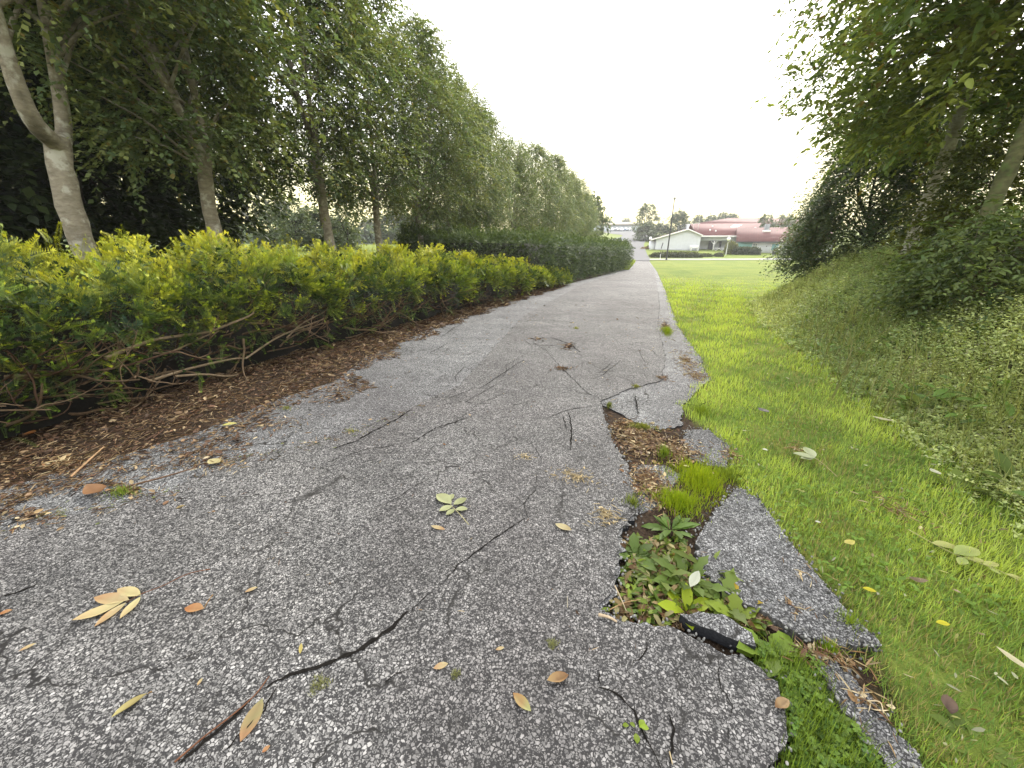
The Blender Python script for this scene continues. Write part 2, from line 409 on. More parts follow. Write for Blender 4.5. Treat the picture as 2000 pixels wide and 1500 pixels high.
# ------------------------------------------------------------------ path sheets
def jitter_poly(pts, step, amp, rg):
    out = []
    n = len(pts)
    for a in range(n):
        p, q = np.array(pts[a], float), np.array(pts[(a + 1) % n], float)
        d = np.linalg.norm(q - p); k = max(1, int(d / step)) if d < 12 else max(1, int(d / 1.5))
        nrm = np.array([-(q - p)[1], (q - p)[0]]) / (d + 1e-9)
        for s in range(k):
            w = p + (q - p) * s / k
            out.append(w + nrm * (rg.normal(0, amp) if s else 0) * (1 if d < 12 else 0.5))
    return out
def slab(name, pts, mat, top, thick, side_mat=None, step=0.05, amp=0.006, seed=1, kind='structure', tilt=None):
    import bmesh
    pts = jitter_poly(pts, step, amp, np.random.default_rng(seed))
    bm = bmesh.new()
    P = np.array(pts); zz = ground(P[:, 0], P[:, 1]) if tilt is None else tilt(P[:, 0], P[:, 1])
    up = [bm.verts.new((p[0], p[1], z + top)) for p, z in zip(pts, zz)]
    dn = [bm.verts.new((v.co.x, v.co.y, v.co.z - thick)) for v in up]
    f = bm.faces.new(up); f.normal_update()
    if f.normal.z < 0: f.normal_flip()
    n = len(up)
    for a in range(n):
        g = bm.faces.new((up[a], dn[a], dn[(a + 1) % n], up[(a + 1) % n])); g.material_index = 1
    bmesh.ops.triangulate(bm, faces=[f])
    bmesh.ops.recalc_face_normals(bm, faces=bm.faces)
    me = bpy.data.meshes.new(name); bm.to_mesh(me); bm.free()
    me.materials.append(mat); me.materials.append(side_mat or mat)
    o = bpy.data.objects.new(name, me); sc.collection.objects.link(o)
    if kind: o['kind'] = kind
    return o
def GP(*pp): return [G(*p) for p in pp]
hole_left = GP((1170, 785), (1185, 830), (1200, 872), (1226, 905), (1240, 960), (1248, 1000), (1215, 1042), (1212, 1090), (1205, 1150), (1176, 1193))
hole_low = GP((1220, 1213), (1320, 1228), (1400, 1270), (1470, 1294), (1520, 1332), (1537, 1400), (1540, 1440), (1505, 1490), (1480, 1580))
far_right = [(1.24, 50.8), (1.19, 27.0), (0.96, 13.7), (0.86, 10.0), (0.80, 7.3), (0.89, 5.2), (0.85, 4.3)] + GP((1335, 790), (1330, 832), (1290, 840), (1235, 822))
slab('path', [(-3.9, -2), (-3.6, 0.4), (-3.2, 1.1), (-2.98, 1.7), (-3.0, 2.3), (-2.85, 3.0), (-3.15, 3.9), (-3.3, 6.0), (-3.2, 9.5), (-2.7, 14.8), (-1.9, 20), (-0.85, 29.7), (-0.4, 50.8)] + far_right + hole_left + hole_low + [(0.35, -2)],
     M_ASPHALT_OLD, 0.0, 0.06, M_BROKEN, 0.025, 0.009, 3)
slab('path_overlay', [(-4.3, -1.2), (-3.6, -0.3)] + GP((0, 1040), (200, 996), (340, 958), (440, 902), (600, 868), (700, 840), (800, 800), (900, 752)) +
     [(-1.75, 4.6), (-2.1, 7.5), (-2.0, 15), (-0.4, 29.5), (-0.2, 50.7), (1.1, 50.7), (1.05, 27), (0.72, 13.7), (0.6, 10), (0.45, 7.3)] +
     GP((1300, 700), (1290, 745), (1230, 760), (1172, 786)) + [(p[0] - 0.012, p[1]) for p in hole_left[1:6]] + GP((1208, 1042), (1205, 1090), (1198, 1150), (1168, 1195)) +
     [(p[0] - 0.008, p[1] - 0.012) for p in hole_low[:-1]] + [(0.33, 0.6), (0.33, -1.2)],
     M_ASPHALT, 0.010, 0.012, M_ASPHALT, 0.025, 0.007, 5)
slab('path_slab', GP((1440, 953), (1482, 975), (1530, 1040), (1600, 1130), (1662, 1200), (1722, 1262), (1640, 1262), (1560, 1240), (1500, 1200), (1420, 1160), (1365, 1110), (1362, 1050), (1395, 1000)),
     M_ASPHALT_OLD, 0.004, 0.06, M_EDGE, 0.016, 0.006, 11)
slab('path_slab', GP((1592, 1288), (1650, 1296), (1720, 1386), (1800, 1492), (1860, 1590), (1790, 1590), (1700, 1450), (1640, 1375)),
     M_ASPHALT_OLD, 0.0, 0.06, M_EDGE, 0.016, 0.006, 12)
slab('path_slab', GP((1340, 838), (1385, 838), (1425, 872), (1420, 912), (1370, 905), (1330, 880)), M_ASPHALT_OLD, -0.005, 0.05, M_EDGE, 0.016, 0.006, 13)
slab('path_slab', GP((1240, 960), (1245, 905), (1300, 905), (1330, 925), (1290, 985), (1250, 1000)), M_ASPHALT_OLD, -0.012, 0.05, M_EDGE, 0.016, 0.006, 14)
c0 = np.array(G(1398, 1238))
chunk = slab('asphalt_chunk', GP((1326, 1210), (1362, 1206), (1410, 1212), (1465, 1247), (1474, 1272), (1440, 1262), (1390, 1240), (1345, 1224)), M_ASPHALT_OLD, 0.016, 0.05, M_BROKEN, 0.03, 0.004, 15,
             kind=None, tilt=lambda x, y: ground(x, y) + 0.10 * (y - c0[1]) + 0.01)
tag(chunk, 'broken off wedge of asphalt with black face lying in the weedy hole', 'asphalt chunk')

def ribbon(acc, pts, w0, w1, z, rg, step=0.018):
    P = np.array(pts); d = np.r_[0, np.cumsum(np.linalg.norm(np.diff(P, axis=0), axis=1))]
    n = max(4, int(d[-1] / step)); s = np.linspace(0, d[-1], n)
    Q = np.stack([np.interp(s, d, P[:, 0]), np.interp(s, d, P[:, 1])], -1)
    Q += np.cumsum(rg.normal(0, 0.0022, Q.shape), 0) + rg.normal(0, 0.003, Q.shape)
    tt = s / d[-1]
    w = (w0 + (w1 - w0) * np.sin(np.pi * np.clip(tt, 0, 1)) ** 0.6) * rg.uniform(0.35, 1.4, n)
    w[0] = w[-1] = 0.0006
    tn = norm(np.gradient(Q, axis=0)); nr = np.stack([-tn[:, 1], tn[:, 0]], -1)
    A, B = Q + nr * w[:, None] / 2, Q - nr * w[:, None] / 2
    V = np.concatenate([np.c_[A, ground(A[:, 0], A[:, 1]) + z], np.c_[B, ground(B[:, 0], B[:, 1]) + z]])
    a = np.arange(n - 1)
    acc.add(V, np.stack([a, a + 1, n + a + 1, n + a], -1))
cr = Acc(); rg = np.random.default_rng(21)
for pts, w in [
    ([(512, 1352), (560, 1330), (620, 1312), (690, 1288), (745, 1252), (772, 1232), (798, 1208)], .016),
    ([(500, 1362), (455, 1415), (410, 1450), (360, 1499)], .012), ([(545, 1345), (510, 1400), (470, 1440), (440, 1475)], .005),
    ([(300, 1320), (365, 1290), (400, 1275)], .003), ([(1026, 1015), (995, 1035), (950, 1068), (893, 1105), (868, 1140)], .006),
    ([(1048, 925), (1040, 955), (1018, 985), (1024, 1012)], .004), ([(1110, 808), (1117, 850), (1112, 885)], .010), ([(1100, 815), (1104, 845)], .007),
    ([(935, 762), (975, 735), (1020, 705)], .008), ([(905, 790), (940, 770), (985, 745)], .006), ([(802, 868), (850, 838), (918, 815)], .009),
    ([(640, 905), (720, 880), (800, 868)], .005), ([(1068, 690), (1100, 728), (1140, 772), (1172, 786)], .007), ([(1060, 822), (1108, 802), (1168, 792)], .006),
    ([(1165, 1345), (1205, 1358), (1240, 1395), (1262, 1440), (1290, 1499)], .006), ([(1300, 1395), (1312, 1440), (1310, 1499)], .007), ([(1165, 1310), (1172, 1345)], .005),
    ([(0, 1172), (40, 1160), (85, 1140)], .008), ([(745, 1340), (790, 1312), (830, 1290)], .004), ([(870, 1140), (820, 1180), (800, 1206)], .003),
    ([(1270, 1232), (1262, 1275), (1235, 1310)], .004), ([(1075, 660), (1110, 672), (1135, 690)], .020), ([(1090, 720), (1125, 724)], .012),
    ([(1040, 668), (1070, 690)], .007), ([(1240, 775), (1243, 812)], .010), ([(860, 660), (890, 640), (905, 632)], .012), ([(840, 690), (875, 672)], .010),
    ([(250, 1010), (330, 985), (380, 968)], .003), ([(700, 1010), (760, 985), (850, 930)], .003), ([(1000, 850), (1040, 870), (1060, 905)], .003),
    ([(1135, 1010), (1150, 1060), (1140, 1120)], .002), ([(560, 1170), (640, 1150), (700, 1120)], .002), ([(190, 1245), (260, 1225)], .002),
    ([(1400, 1290), (1390, 1330), (1420, 1390), (1410, 1450)], .003), ([(650, 880), (700, 862), (760, 830), (810, 800)], .012)]:
    ribbon(cr, GP(*pts), w * 0.5, w, 0.0135, rg)
# network of finer cracks further along the path
for _ in range(60):
    y0 = rg.uniform(2.5, 14); x0 = rg.uniform(-2.2, 0.5); a = rg.uniform(0, 6.28); p = [(x0, y0)]
    for _s in range(rg.integers(2, 6)):
        a += rg.normal(0, 0.6); p.append((p[-1][0] + 0.16 * math.cos(a), p[-1][1] + 0.16 * math.sin(a) * 1.5))
    ribbon(cr, p, 0.001, rg.uniform(0.003, 0.008), 0.0135, rg)
tag(cr.build('path_cracks', M_CRACK), kind='structure')

# far roads and paths, each a sheet a little above the ground
M_STREET = plain_mat('street_asphalt', (0.17, 0.168, 0.17), 1.0, 0.05, 0.1, 3)
M_PALE = plain_mat('pale_concrete', (0.34, 0.34, 0.32), 1.0, 0.05, 0.08, 3)
M_LOT = plain_mat('parking_asphalt', (0.16, 0.175, 0.20), 1.0, 0.05, 0.08, 0.4)
def strip(name, centre, width, mat, lift=0.07, n=40):
    P = spline(np.array([(x, y, 0) for x, y in centre]), n)[:, :2]
    tn = norm(np.gradient(P, axis=0)); nr = np.stack([-tn[:, 1], tn[:, 0]], -1)
    W = np.interp(np.linspace(0, 1, n), np.linspace(0, 1, len(width)), width)
    ss = np.linspace(-0.5, 0.5, 5)
    V = []
    for s in ss:
        q = P + nr * (W * s)[:, None]; V.append(np.c_[q, ground(q[:, 0], q[:, 1]) + lift])
    a = Acc(); V = np.concatenate(V); Fq = []
    for c in range(4):
        k = np.arange(n - 1) + c * n; Fq.append(np.stack([k, k + 1, k + n + 1, k + n], -1))
    a.add(V, np.concatenate(Fq))
    return tag(a.build(name, mat, smooth=True), kind='structure')
def st(r, D): return rf(r, D)
def pd(px, D): return rf(RZ(px, 470, D)[0], D)
strip('street', [(-40, 51.5), (-14, 52.5), (0.5, 54.5), (12, 58.2), (26, 63.5), (60, 72)], [3.0], M_PALE, 0.05, 70)
strip('footpath', [(0.45, 50), (0.3, 53), (0.0, 56), (-0.6, 66), pd(1240, 84), pd(1246, 104), pd(1243, 125)], [1.8, 2.1, 3.2, 3.6, 3.8, 3.2], M_STREET, 0.06)
strip('road', [pd(1190, 96), pd(1222, 106), pd(1242, 122), pd(1240, 140), pd(1222, 158), pd(1205, 185)], [7.5, 9, 9, 9, 12, 14], M_STREET, 0.09)
strip('parking_lot', [pd(1170, 205), pd(1215, 200), pd(1262, 205)], [26, 30, 26], M_LOT, 0.12)

# ------------------------------------------------------------------ trees
def tree_meshes(seed, h, base, rx, tr, fork, nclump, ntwig, nleaf, lsize, pal, leafgeo=LEAF1, lean=(0, 0), nlimb=3, droop=0.35, fill=0.25, trunk_n=12, crown_pow=0.75, twig_len=0.55, rough=0.13, stem_col=(0.13, 0.10, 0.07), spread=0.16):
    """trunk with limbs (Acc) and crown of leaves (Acc), standing at the origin"""
    g = np.random.default_rng(seed)
    tk = Acc()
    top = np.array([lean[0], lean[1], 0])
    def axis(z):
        f = z / h; return np.array([lean[0] * f, lean[1] * f, z])
    pts = [axis(0) + [0, 0, -0.25]] + [axis(z) + np.r_[g.normal(0, 0.05, 2), 0] for z in np.linspace(0.5, fork, 3)]
    pts[1][:2] *= 0.5
    zs = spline(pts, max(10, int(fork / 0.12)))
    f = np.linspace(0, 1, len(zs))
    tk.add(*tube(zs, tr * (1.35 - 0.5 * np.minimum(f * 4, 1) - 0.13 * f) * (1 + g.normal(0, 0.03, len(zs))), trunk_n, wob=0.05, rg=g), stem_col)
    limbs = []
    a0 = g.uniform(0, 6.28)
    for k in range(nlimb):
        a = a0 + k * 6.283 / nlimb + g.normal(0, 0.25)
        d = np.array([math.cos(a), math.sin(a), 0])
        hh = h * g.uniform(0.72, 0.92)
        sp = rx * g.uniform(0.25, 0.5)
        p = [zs[-1] - [0, 0, 0.12], zs[-1] + d * spread * sp + [0, 0, 0.3], axis(fork + (hh - fork) * 0.45) + d * sp * 0.6 + g.normal(0, 0.08, 3), axis(hh) + d * sp]
        q = spline(p, 18); limbs.append(q)
        tk.add(*tube(q, tr * 0.66 * np.linspace(1, 0.15, 18) * (1 + g.normal(0, 0.04, 18)), max(6, trunk_n - 4)), stem_col)
    # clump centres fill the crown's volume, most of them near its skin
    t = g.uniform(0, 1, nclump)
    rad = rx * np.sin(np.pi * np.clip(0.06 + 0.92 * t ** crown_pow, 0, 1)) ** 0.6 * g.normal(1, rough, nclump)
    rr = rad * np.sqrt(g.uniform(fill, 1, nclump))
    an = g.uniform(0, 6.283, nclump)
    lump = 1 + 0.16 * np.sin(3 * an + 5 * t + seed) + 0.1 * np.sin(5 * an - 9 * t)
    z = base + (h - base) * t
    C = np.stack([rr * lump * np.cos(an) + lean[0] * z / h, rr * lump * np.sin(an) + lean[1] * z / h, z], -1)
    for k in range(0, nclump, max(1, nclump // 46)):
        lb = limbs[g.integers(len(limbs))]
        zz = max(C[k, 2] - rr[k] * 0.8, fork * 0.95)
        p0 = lb[np.argmin(np.abs(lb[:, 2] - zz))]
        mid = (p0 + C[k]) / 2 + [0, 0, 0.12 * rr[k]]
        q = spline([p0, mid, C[k]], 7)
        tk.add(*tube(q, tr * 0.2 * np.linspace(1, 0.25, 7), 5), stem_col)
    out = norm(np.stack([np.cos(an), np.sin(an), np.zeros(nclump)], -1))
    K = nclump * ntwig
    Ck, Ok = rep(C, ntwig), rep(out, ntwig)
    D = norm(Ok * 0.75 + g.normal(0, 0.65, (K, 3)) + [0, 0, 0.05])
    Lk = twig_len * g.uniform(0.6, 1.3, K)
    s = np.tile(np.linspace(0.15, 1, nleaf), K) + g.normal(0, 0.03, K * nleaf)
    Cl, Dl, Ll = rep(Ck, nleaf), rep(D, nleaf), rep(Lk, nleaf)
    Pl = Cl + g.normal(0, 0.10, (K, 3)).repeat(nleaf, 0) + Dl * (Ll * s)[:, None] + np.c_[np.zeros((K * nleaf, 2)), -droop * Ll * s ** 2]
    side = np.tile(np.where(np.arange(nleaf) % 2, 1.0, -1.0), K)[:, None] * norm(np.cross(Dl, [0, 0, 1.0]))
    ld = norm(Dl * 0.8 + side * 0.8 + g.normal(0, 0.3, Dl.shape) - [0, 0, 0.3])
    up = norm(np.array([0, 0, 1.0]) + g.normal(0, 0.38, Dl.shape) + Dl * 0.2)
    S = lsize * g.uniform(0.65, 1.25, len(Pl))
    V, Fc = tile(*leafgeo, frames(ld, up), Pl, S)
    pal = np.array(pal)
    young = np.clip(g.normal(0.30, 0.3, nclump), 0, 1)                     # some sprays are lighter growth
    c = pal[0] + (pal[1] - pal[0]) * young[:, None]
    c = rep(c, ntwig * nleaf) * g.uniform(0.75, 1.3, (len(Pl), 1))
    if len(pal) > 2:
        tn_ = g.uniform(0, 1, len(Pl)) < 0.04
        c[tn_] = pal[2] * g.uniform(0.8, 1.2, (tn_.sum(), 1))
    cr_ = Acc(); cr_.add(V, Fc, rep(c, len(leafgeo[0])))
    return tk, cr_
PAL_A = [(0.105, 0.160, 0.070), (0.265, 0.290, 0.098), (0.18, 0.15, 0.04)]
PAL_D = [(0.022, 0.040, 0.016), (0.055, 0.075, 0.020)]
PAL_R = [(0.12, 0.185, 0.055), (0.33, 0.37, 0.085), (0.17, 0.13, 0.03)]
PAL_FAR = [(0.095, 0.13, 0.07), (0.135, 0.165, 0.085)]
def make_tree(name, loc, rz, data, bark, label, group=None, leafm=M_LEAF):
    root = empty(name, loc, rz, label, 'tree', group)
    data[0].build('trunk', bark, root, smooth=True)
    data[1].build('crown', leafm, root)
    return root
def pol(rel_deg, x):
    """a point on the line x = const seen REL degrees left of the path direction"""
    return x, abs(x) / math.tan(math.radians(rel_deg))
def rel_of(px): return math.degrees(math.atan((px - 1000) * cP / F_PX)) - math.degrees(YAW)

row_spec = [(150, -7.0, 8.4, 0, 0.4, 'pale grey forked trunk rising from the yellow end of the low hedge'),
            (430, -7.0, 8.2, 1, 2.0, 'grey trunk leaning left with a knot, above the widest yellow hedge tips'),
            (637, -7.0, 8.0, 2, 1.2, 'slim upright trunk between the knotted leaning tree and the curved brown trunk'),
            (742, -7.0, 7.1, 0, 3.0, 'slim brown curved trunk standing just before the darker clipped hedge'),
            (820, -7.0, 6.7, 1, 4.4, 'first tree rising behind the clipped dark hedge, with a wide forked base'),
            (874, -7.0, 6.5, 2, 0.3, 'second tree behind the clipped hedge, with a cluster of thin stems'),
            (919, -7.0, 6.4, 0, 5.2, 'third tree behind the clipped hedge, beside the thin white pole'),
            (953, -6.9, 6.3, 1, 1.1, 'fourth tree behind the clipped hedge, with a pale fork low on its trunk')]
protos = []
for sd_, fk, nl, ln in ((11, 2.3, 2, (0.2, -0.1)), (12, 2.1, 3, (-0.25, 0.1)), (13, 2.6, 2, (0.1, 0.15))):
    protos.append(tree_meshes(sd_, 8.0, 2.1, 1.62, 0.135, fk, 560, 6, 15, 0.078, PAL_A, nlimb=nl, lean=ln))
roots = {}
GRP = 'trees in the row along the hedge'
for px, x, h, k, rz, lab in row_spec:
    x, y = pol(-rel_of(px), x)
    loc = (x, y, gz(x, y))
    if px == 150:
        r = make_tree('row_tree', loc, 0.0, tree_meshes(17, 8.4, 3.4, 2.1, 0.15, 2.0, 520, 6, 14, 0.075, PAL_A, nlimb=2, lean=(0.95, 0.35), fill=0.3, spread=0.5), M_BARK, lab, GRP)
    elif k not in roots:
        r = roots[k] = make_tree('row_tree', loc, rz, protos[k], M_BARK, lab, GRP)
    else:
        r = copy_tree(roots[k]); r.location = loc; r.rotation_euler.z = rz; r['label'] = lab
    s = h / 8.0; r.scale = (s, s, s)
more = [(21.4, -6.7, 6.5, 2, 0.9, 'fifth tree behind the clipped hedge, crown reaching down to the hedge top'),
        (24.4, -6.4, 6.9, 0, 2.2, 'sixth tree behind the clipped hedge, a broad brownish green crown'),
        (27.6, -6.1, 6.9, 1, 3.7, 'seventh tree behind the clipped hedge, olive tinted on its sunny edge'),
        (31.5, -5.8, 6.8, 2, 5.0, 'tree just past the middle of the clipped hedge with dark low foliage'),
        (35.5, -5.5, 6.6, 0, 0.2, 'tree near the far end of the clipped hedge, golden at its top edge'),
        (39.5, -5.1, 6.0, 1, 1.6, 'last tall tree of the row before the rounded one'),]
for y, x, h, k, rz, lab in more:
    r = copy_tree(roots[k]); r.location = (x, y, prof(y)); r.rotation_euler.z = rz; s = h / 8.0; r.scale = (s, s, s); r['label'] = lab
# second rank: dark trees behind the row
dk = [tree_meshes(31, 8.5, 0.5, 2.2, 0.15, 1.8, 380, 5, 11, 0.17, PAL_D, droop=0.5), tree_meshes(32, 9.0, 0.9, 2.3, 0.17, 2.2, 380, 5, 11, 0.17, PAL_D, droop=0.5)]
droots = {}
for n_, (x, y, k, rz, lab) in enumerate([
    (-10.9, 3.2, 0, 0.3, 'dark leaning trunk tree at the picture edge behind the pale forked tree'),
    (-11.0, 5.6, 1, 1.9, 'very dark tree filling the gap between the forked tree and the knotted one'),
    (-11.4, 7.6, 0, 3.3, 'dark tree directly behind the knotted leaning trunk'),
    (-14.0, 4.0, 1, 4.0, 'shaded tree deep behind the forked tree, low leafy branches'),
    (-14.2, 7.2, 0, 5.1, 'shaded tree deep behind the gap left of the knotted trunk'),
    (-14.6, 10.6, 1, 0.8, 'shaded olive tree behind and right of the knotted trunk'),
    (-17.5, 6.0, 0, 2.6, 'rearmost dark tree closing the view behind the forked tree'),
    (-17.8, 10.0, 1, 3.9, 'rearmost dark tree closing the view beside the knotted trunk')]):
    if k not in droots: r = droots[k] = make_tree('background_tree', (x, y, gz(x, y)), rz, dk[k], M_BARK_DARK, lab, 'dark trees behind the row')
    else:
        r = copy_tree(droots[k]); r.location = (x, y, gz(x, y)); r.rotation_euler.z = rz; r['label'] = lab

# trees on the mound at the right
def mound_tree(name, rel, dist, data, bark, lab, rz=0.0, dz=0.0):
    x, y = dist * math.sin(math.radians(rel)), dist * math.cos(math.radians(rel))
    return make_tree(name, (x, y, gz(x, y) + dz), rz, data, bark, lab)
mound_tree('mound_tree', 27.0, 9.8, tree_meshes(41, 8.8, 1.8, 2.12, 0.11, 2.9, 1050, 6, 14, 0.10, PAL_R, LEAF2, nlimb=3, lean=(0.25, 0.0), fill=0.15, crown_pow=0.55, twig_len=0.5, rough=0.08), M_BARK_PALE, 'leafy tree with a slim straight pale trunk at the crest of the weedy mound')
mound_tree('mound_tree', 34.2, 7.3, tree_meshes(42, 8.0, 3.2, 2.0, 0.22, 3.0, 300, 6, 11, 0.11, PAL_R, LEAF2, nlimb=2, lean=(1.6, -0.5), fill=0.1, twig_len=0.6), M_BARK_PALE, 'tree with a thick pale trunk leaning right at the picture edge', 0.0)
mound_tree('mound_tree', 31.3, 7.6, tree_meshes(43, 8.4, 2.7, 2.0, 0.095, 3.6, 380, 6, 11, 0.115, PAL_R, LEAF2, nlimb=2, lean=(0.5, 0.1), fill=0.1, twig_len=0.6), M_MOSSY, 'tree with a mossy trunk between the slim pale and the thick leaning trunks', 1.0)
# dark drooping tree at the far end of the mound
mound_tree('drooping_tree', 23.6, 13.0, tree_meshes(44, 3.5, 0.0, 1.6, 0.10, 0.8, 900, 8, 15, 0.06, [(0.065, 0.105, 0.05), (0.14, 0.175, 0.065), (0.14, 0.11, 0.05)], LEAF1, nlimb=3, droop=0.7, fill=0.35, crown_pow=0.5, rough=0.06, twig_len=0.4), M_BARK_DARK, 'dark low tree with drooping branches at the far end of the mound', dz=-0.35)

def shrub_data(seed, h, r, n, lsize, pal, leafgeo=LEAF1, droop=0.2, fill=0.3):
    return tree_meshes(seed, h, 0.02, r, 0.025, 0.2, n, 5, 9, lsize, pal, leafgeo, nlimb=4, droop=droop, fill=fill, trunk_n=6, crown_pow=0.6, twig_len=0.3)
def shrub(name, x, y, data, lab, cat='shrub', group=None, rz=0.0, dz=0.0, sc_=1.0):
    root = empty(name, (x, y, gz(x, y) + dz), rz, lab, cat, group)
    root.scale = (sc_,) * 3
    data[0].build('stem', M_TWIG, root)
    data[1].build('foliage', M_LEAF, root)
    return root
def at_rel(rel, d): return d * math.sin(math.radians(rel)), d * math.cos(math.radians(rel))
shrub('bush', *at_rel(33.0, 6.5), shrub_data(51, 0.95, 0.65, 190, 0.06, [(0.068, 0.108, 0.036), (0.15, 0.19, 0.05)], LEAF2), 'leafy bush in front of the thick leaning trunk on the mound', dz=-0.1)
shrub('bush', *at_rel(30.0, 8.4), shrub_data(52, 1.6, 0.5, 150, 0.07, [(0.06, 0.08, 0.018), (0.14, 0.15, 0.025)], LEAF2), 'tall thin yellow green sapling between the pale trunks', dz=-0.1)

# ------------------------------------------------------------------ yew hedges
def spray_geo(pairs, nl, nw, droop=0.25):
    V, Fq, tcol = [], [], []
    for i in range(pairs):
        t = (i + 0.6) / pairs
        for s in (-1, 1):
            ln = nl * (1 - 0.45 * t) * (0.6 + 0.4 * min(1, t * 4))
            p = np.array([0, t, -droop * t * t + 0.0])
            d = norm(np.array([s * 0.85, 0.62 + 0.3 * t, 0.22]))
            w = np.array([-d[1] * 0.5, d[0] * 0.5, 0.0]) * nw * 2
            k = len(V)
            V += [p - w * 0.4, p + d * ln * 0.5 - w * 0.5, p + d * ln, p + d * ln * 0.5 + w * 0.5]
            Fq.append((k, k + 1, k + 2, k + 3)); tcol += [t] * 4
    for a in (-0.5, 0.5, 0.0):                                             # tuft at the tip
        d = norm(np.array([a, 1.0, 0.35])); k = len(V); p = np.array([0, 1, -droop]); w = np.array([nw, 0, 0])
        V += [p - w, p + d * nl * 0.5 - w, p + d * nl * 0.8, p + d * nl * 0.5 + w]
        Fq.append((k, k + 1, k + 2, k + 3)); tcol += [1.0] * 4
    return np.array(V), np.array(Fq), np.array(tcol)
SPRAY_NEAR = spray_geo(13, 0.27, 0.030)
SPRAY_FAR = spray_geo(5, 0.34, 0.075)
def yew(acc, Pt, D, up, size, old, young, yfac, geo):
    V, Fq, t = geo
    W, Fw = tile(V, Fq, frames(D, up), Pt, size)
    tt = np.tile(t, len(Pt))
    yf = rep(yfac, len(V))
    mixv = np.clip(yf * (0.25 + 1.1 * tt), 0, 1)[:, None]
    oc = rep(old, len(V)); yc = rep(young, len(V))
    acc.add(W, Fw, oc * (1 - mixv) + yc * mixv)
def foot1(y): return np.interp(y, [-2, 1.2, 1.6, 2.2, 3.8, 4.63, 7.58, 11.5, 15.3], [-4.3, -3.9, -3.92, -3.98, -3.92, -3.78, -3.46, -2.98, -2.48])
def top1(y): return np.interp(y, [-2, 2, 6.3, 8.6, 11.5, 14.3, 15.3], [1.18, 1.17, 1.09, 0.98, 0.72, 0.46, 0.30])
def hedge1_samples(N_, g, inner=0.0):
    """points on the hedge's rounded section: u 0..1 runs from the low front edge over the top to the back"""
    y = 0.2 + (15.2 - 0.2) * g.uniform(0, 1, N_) ** 1.7
    u = g.uniform(0, 1, N_) ** 0.85
    hh = top1(y); lump = 0.10 * np.sin(y * 3.7 + u * 6) + 0.10 * np.sin(y * 8.3 - u * 13) + 0.06 * np.sin(y * 1.7 + 2)
    low = 0.40 + 0.08 * np.sin(y * 2.3) + 0.06 * np.sin(y * 5.1) - 0.2 * (1 - sstep(1.5, 2.0, y))
    ang = np.clip(u / 0.42, 0, 1)                                          # front face
    back = np.clip((u - 0.42) / 0.58, 0, 1)
    x = foot1(y) + 0.08 + 0.14 * np.sin(ang * np.pi) * hh - 0.40 * ang ** 3 - back * 1.75 + lump * (1 - ang)
    z = ground(x, y) * 0 + prof(y) + hh * (low + (1 - low) * np.sin(ang * np.pi / 2)) + lump * ang * 1.25 - 0.12 * back ** 2
    n_ = norm(np.stack([np.cos(ang * 1.45), g.normal(0, 0.25, N_), np.sin(ang * 1.45) + 0.05], -1))
    P_ = np.stack([x, y, z], -1) - n_ * (inner + np.abs(g.normal(0, 0.07, N_)))[:, None]
    return P_, n_, u, y
g = np.random.default_rng(61)
hedge = empty('yew_hedge', (-4.5, 4, 0), 0, 'low overgrown yew hedge with yellow tips and bare brown branches below', 'hedge')
def local(a, root):
    off = np.array(root.location)
    a.V = [v - off for v in a.V]
    return a
h1 = Acc()
NC, NS = 3200, 12
P_, n_, u, y = hedge1_samples(NC, g)
cdir = norm(n_ * 0.9 + g.normal(0, 0.35, P_.shape) + np.array([0.1, -0.05, 0.22]))
csz = np.clip(0.10 + 0.011 * y, 0.115, 0.20) * g.uniform(0.75, 1.45, NC)
patch = np.sin(y * 2.1 + 1.0) + np.sin(y * 5.3 + u * 7) * 0.6
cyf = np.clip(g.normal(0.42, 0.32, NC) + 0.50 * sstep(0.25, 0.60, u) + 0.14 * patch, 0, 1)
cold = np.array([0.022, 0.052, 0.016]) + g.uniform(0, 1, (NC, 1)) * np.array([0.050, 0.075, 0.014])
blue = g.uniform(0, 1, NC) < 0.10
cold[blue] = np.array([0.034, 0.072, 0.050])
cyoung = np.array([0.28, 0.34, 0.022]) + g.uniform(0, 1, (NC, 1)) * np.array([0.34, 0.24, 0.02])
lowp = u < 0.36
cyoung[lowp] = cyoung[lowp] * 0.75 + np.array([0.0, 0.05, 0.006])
dirv = norm(rep(cdir, NS) + g.normal(0, 0.55, (NC * NS, 3)))
Pk = rep(P_, NS) - rep(cdir * csz[:, None], NS) * 0.55 + g.normal(0, 0.02, dirv.shape)
upv = norm(np.array([0.15, 0, 1.0]) + g.normal(0, 0.35, dirv.shape))
size = rep(csz, NS) * g.uniform(0.6, 1.15, NC * NS)
yf = np.clip(rep(cyf, NS) + g.normal(0, 0.12, NC * NS), 0, 1)
old, young, near = rep(cold, NS), rep(cyoung, NS), rep(y < 7.5, NS)
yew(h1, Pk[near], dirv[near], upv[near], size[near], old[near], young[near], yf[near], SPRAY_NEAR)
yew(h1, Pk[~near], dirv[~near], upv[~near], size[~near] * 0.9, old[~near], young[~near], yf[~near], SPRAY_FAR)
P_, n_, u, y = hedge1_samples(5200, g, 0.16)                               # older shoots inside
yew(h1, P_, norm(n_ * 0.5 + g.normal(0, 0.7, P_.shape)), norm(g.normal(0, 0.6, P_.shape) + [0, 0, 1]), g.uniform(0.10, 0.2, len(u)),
    np.tile([0.022, 0.044, 0.015], (len(u), 1)), np.tile([0.04, 0.08, 0.02], (len(u), 1)), g.uniform(0, 0.6, len(u)), SPRAY_FAR)
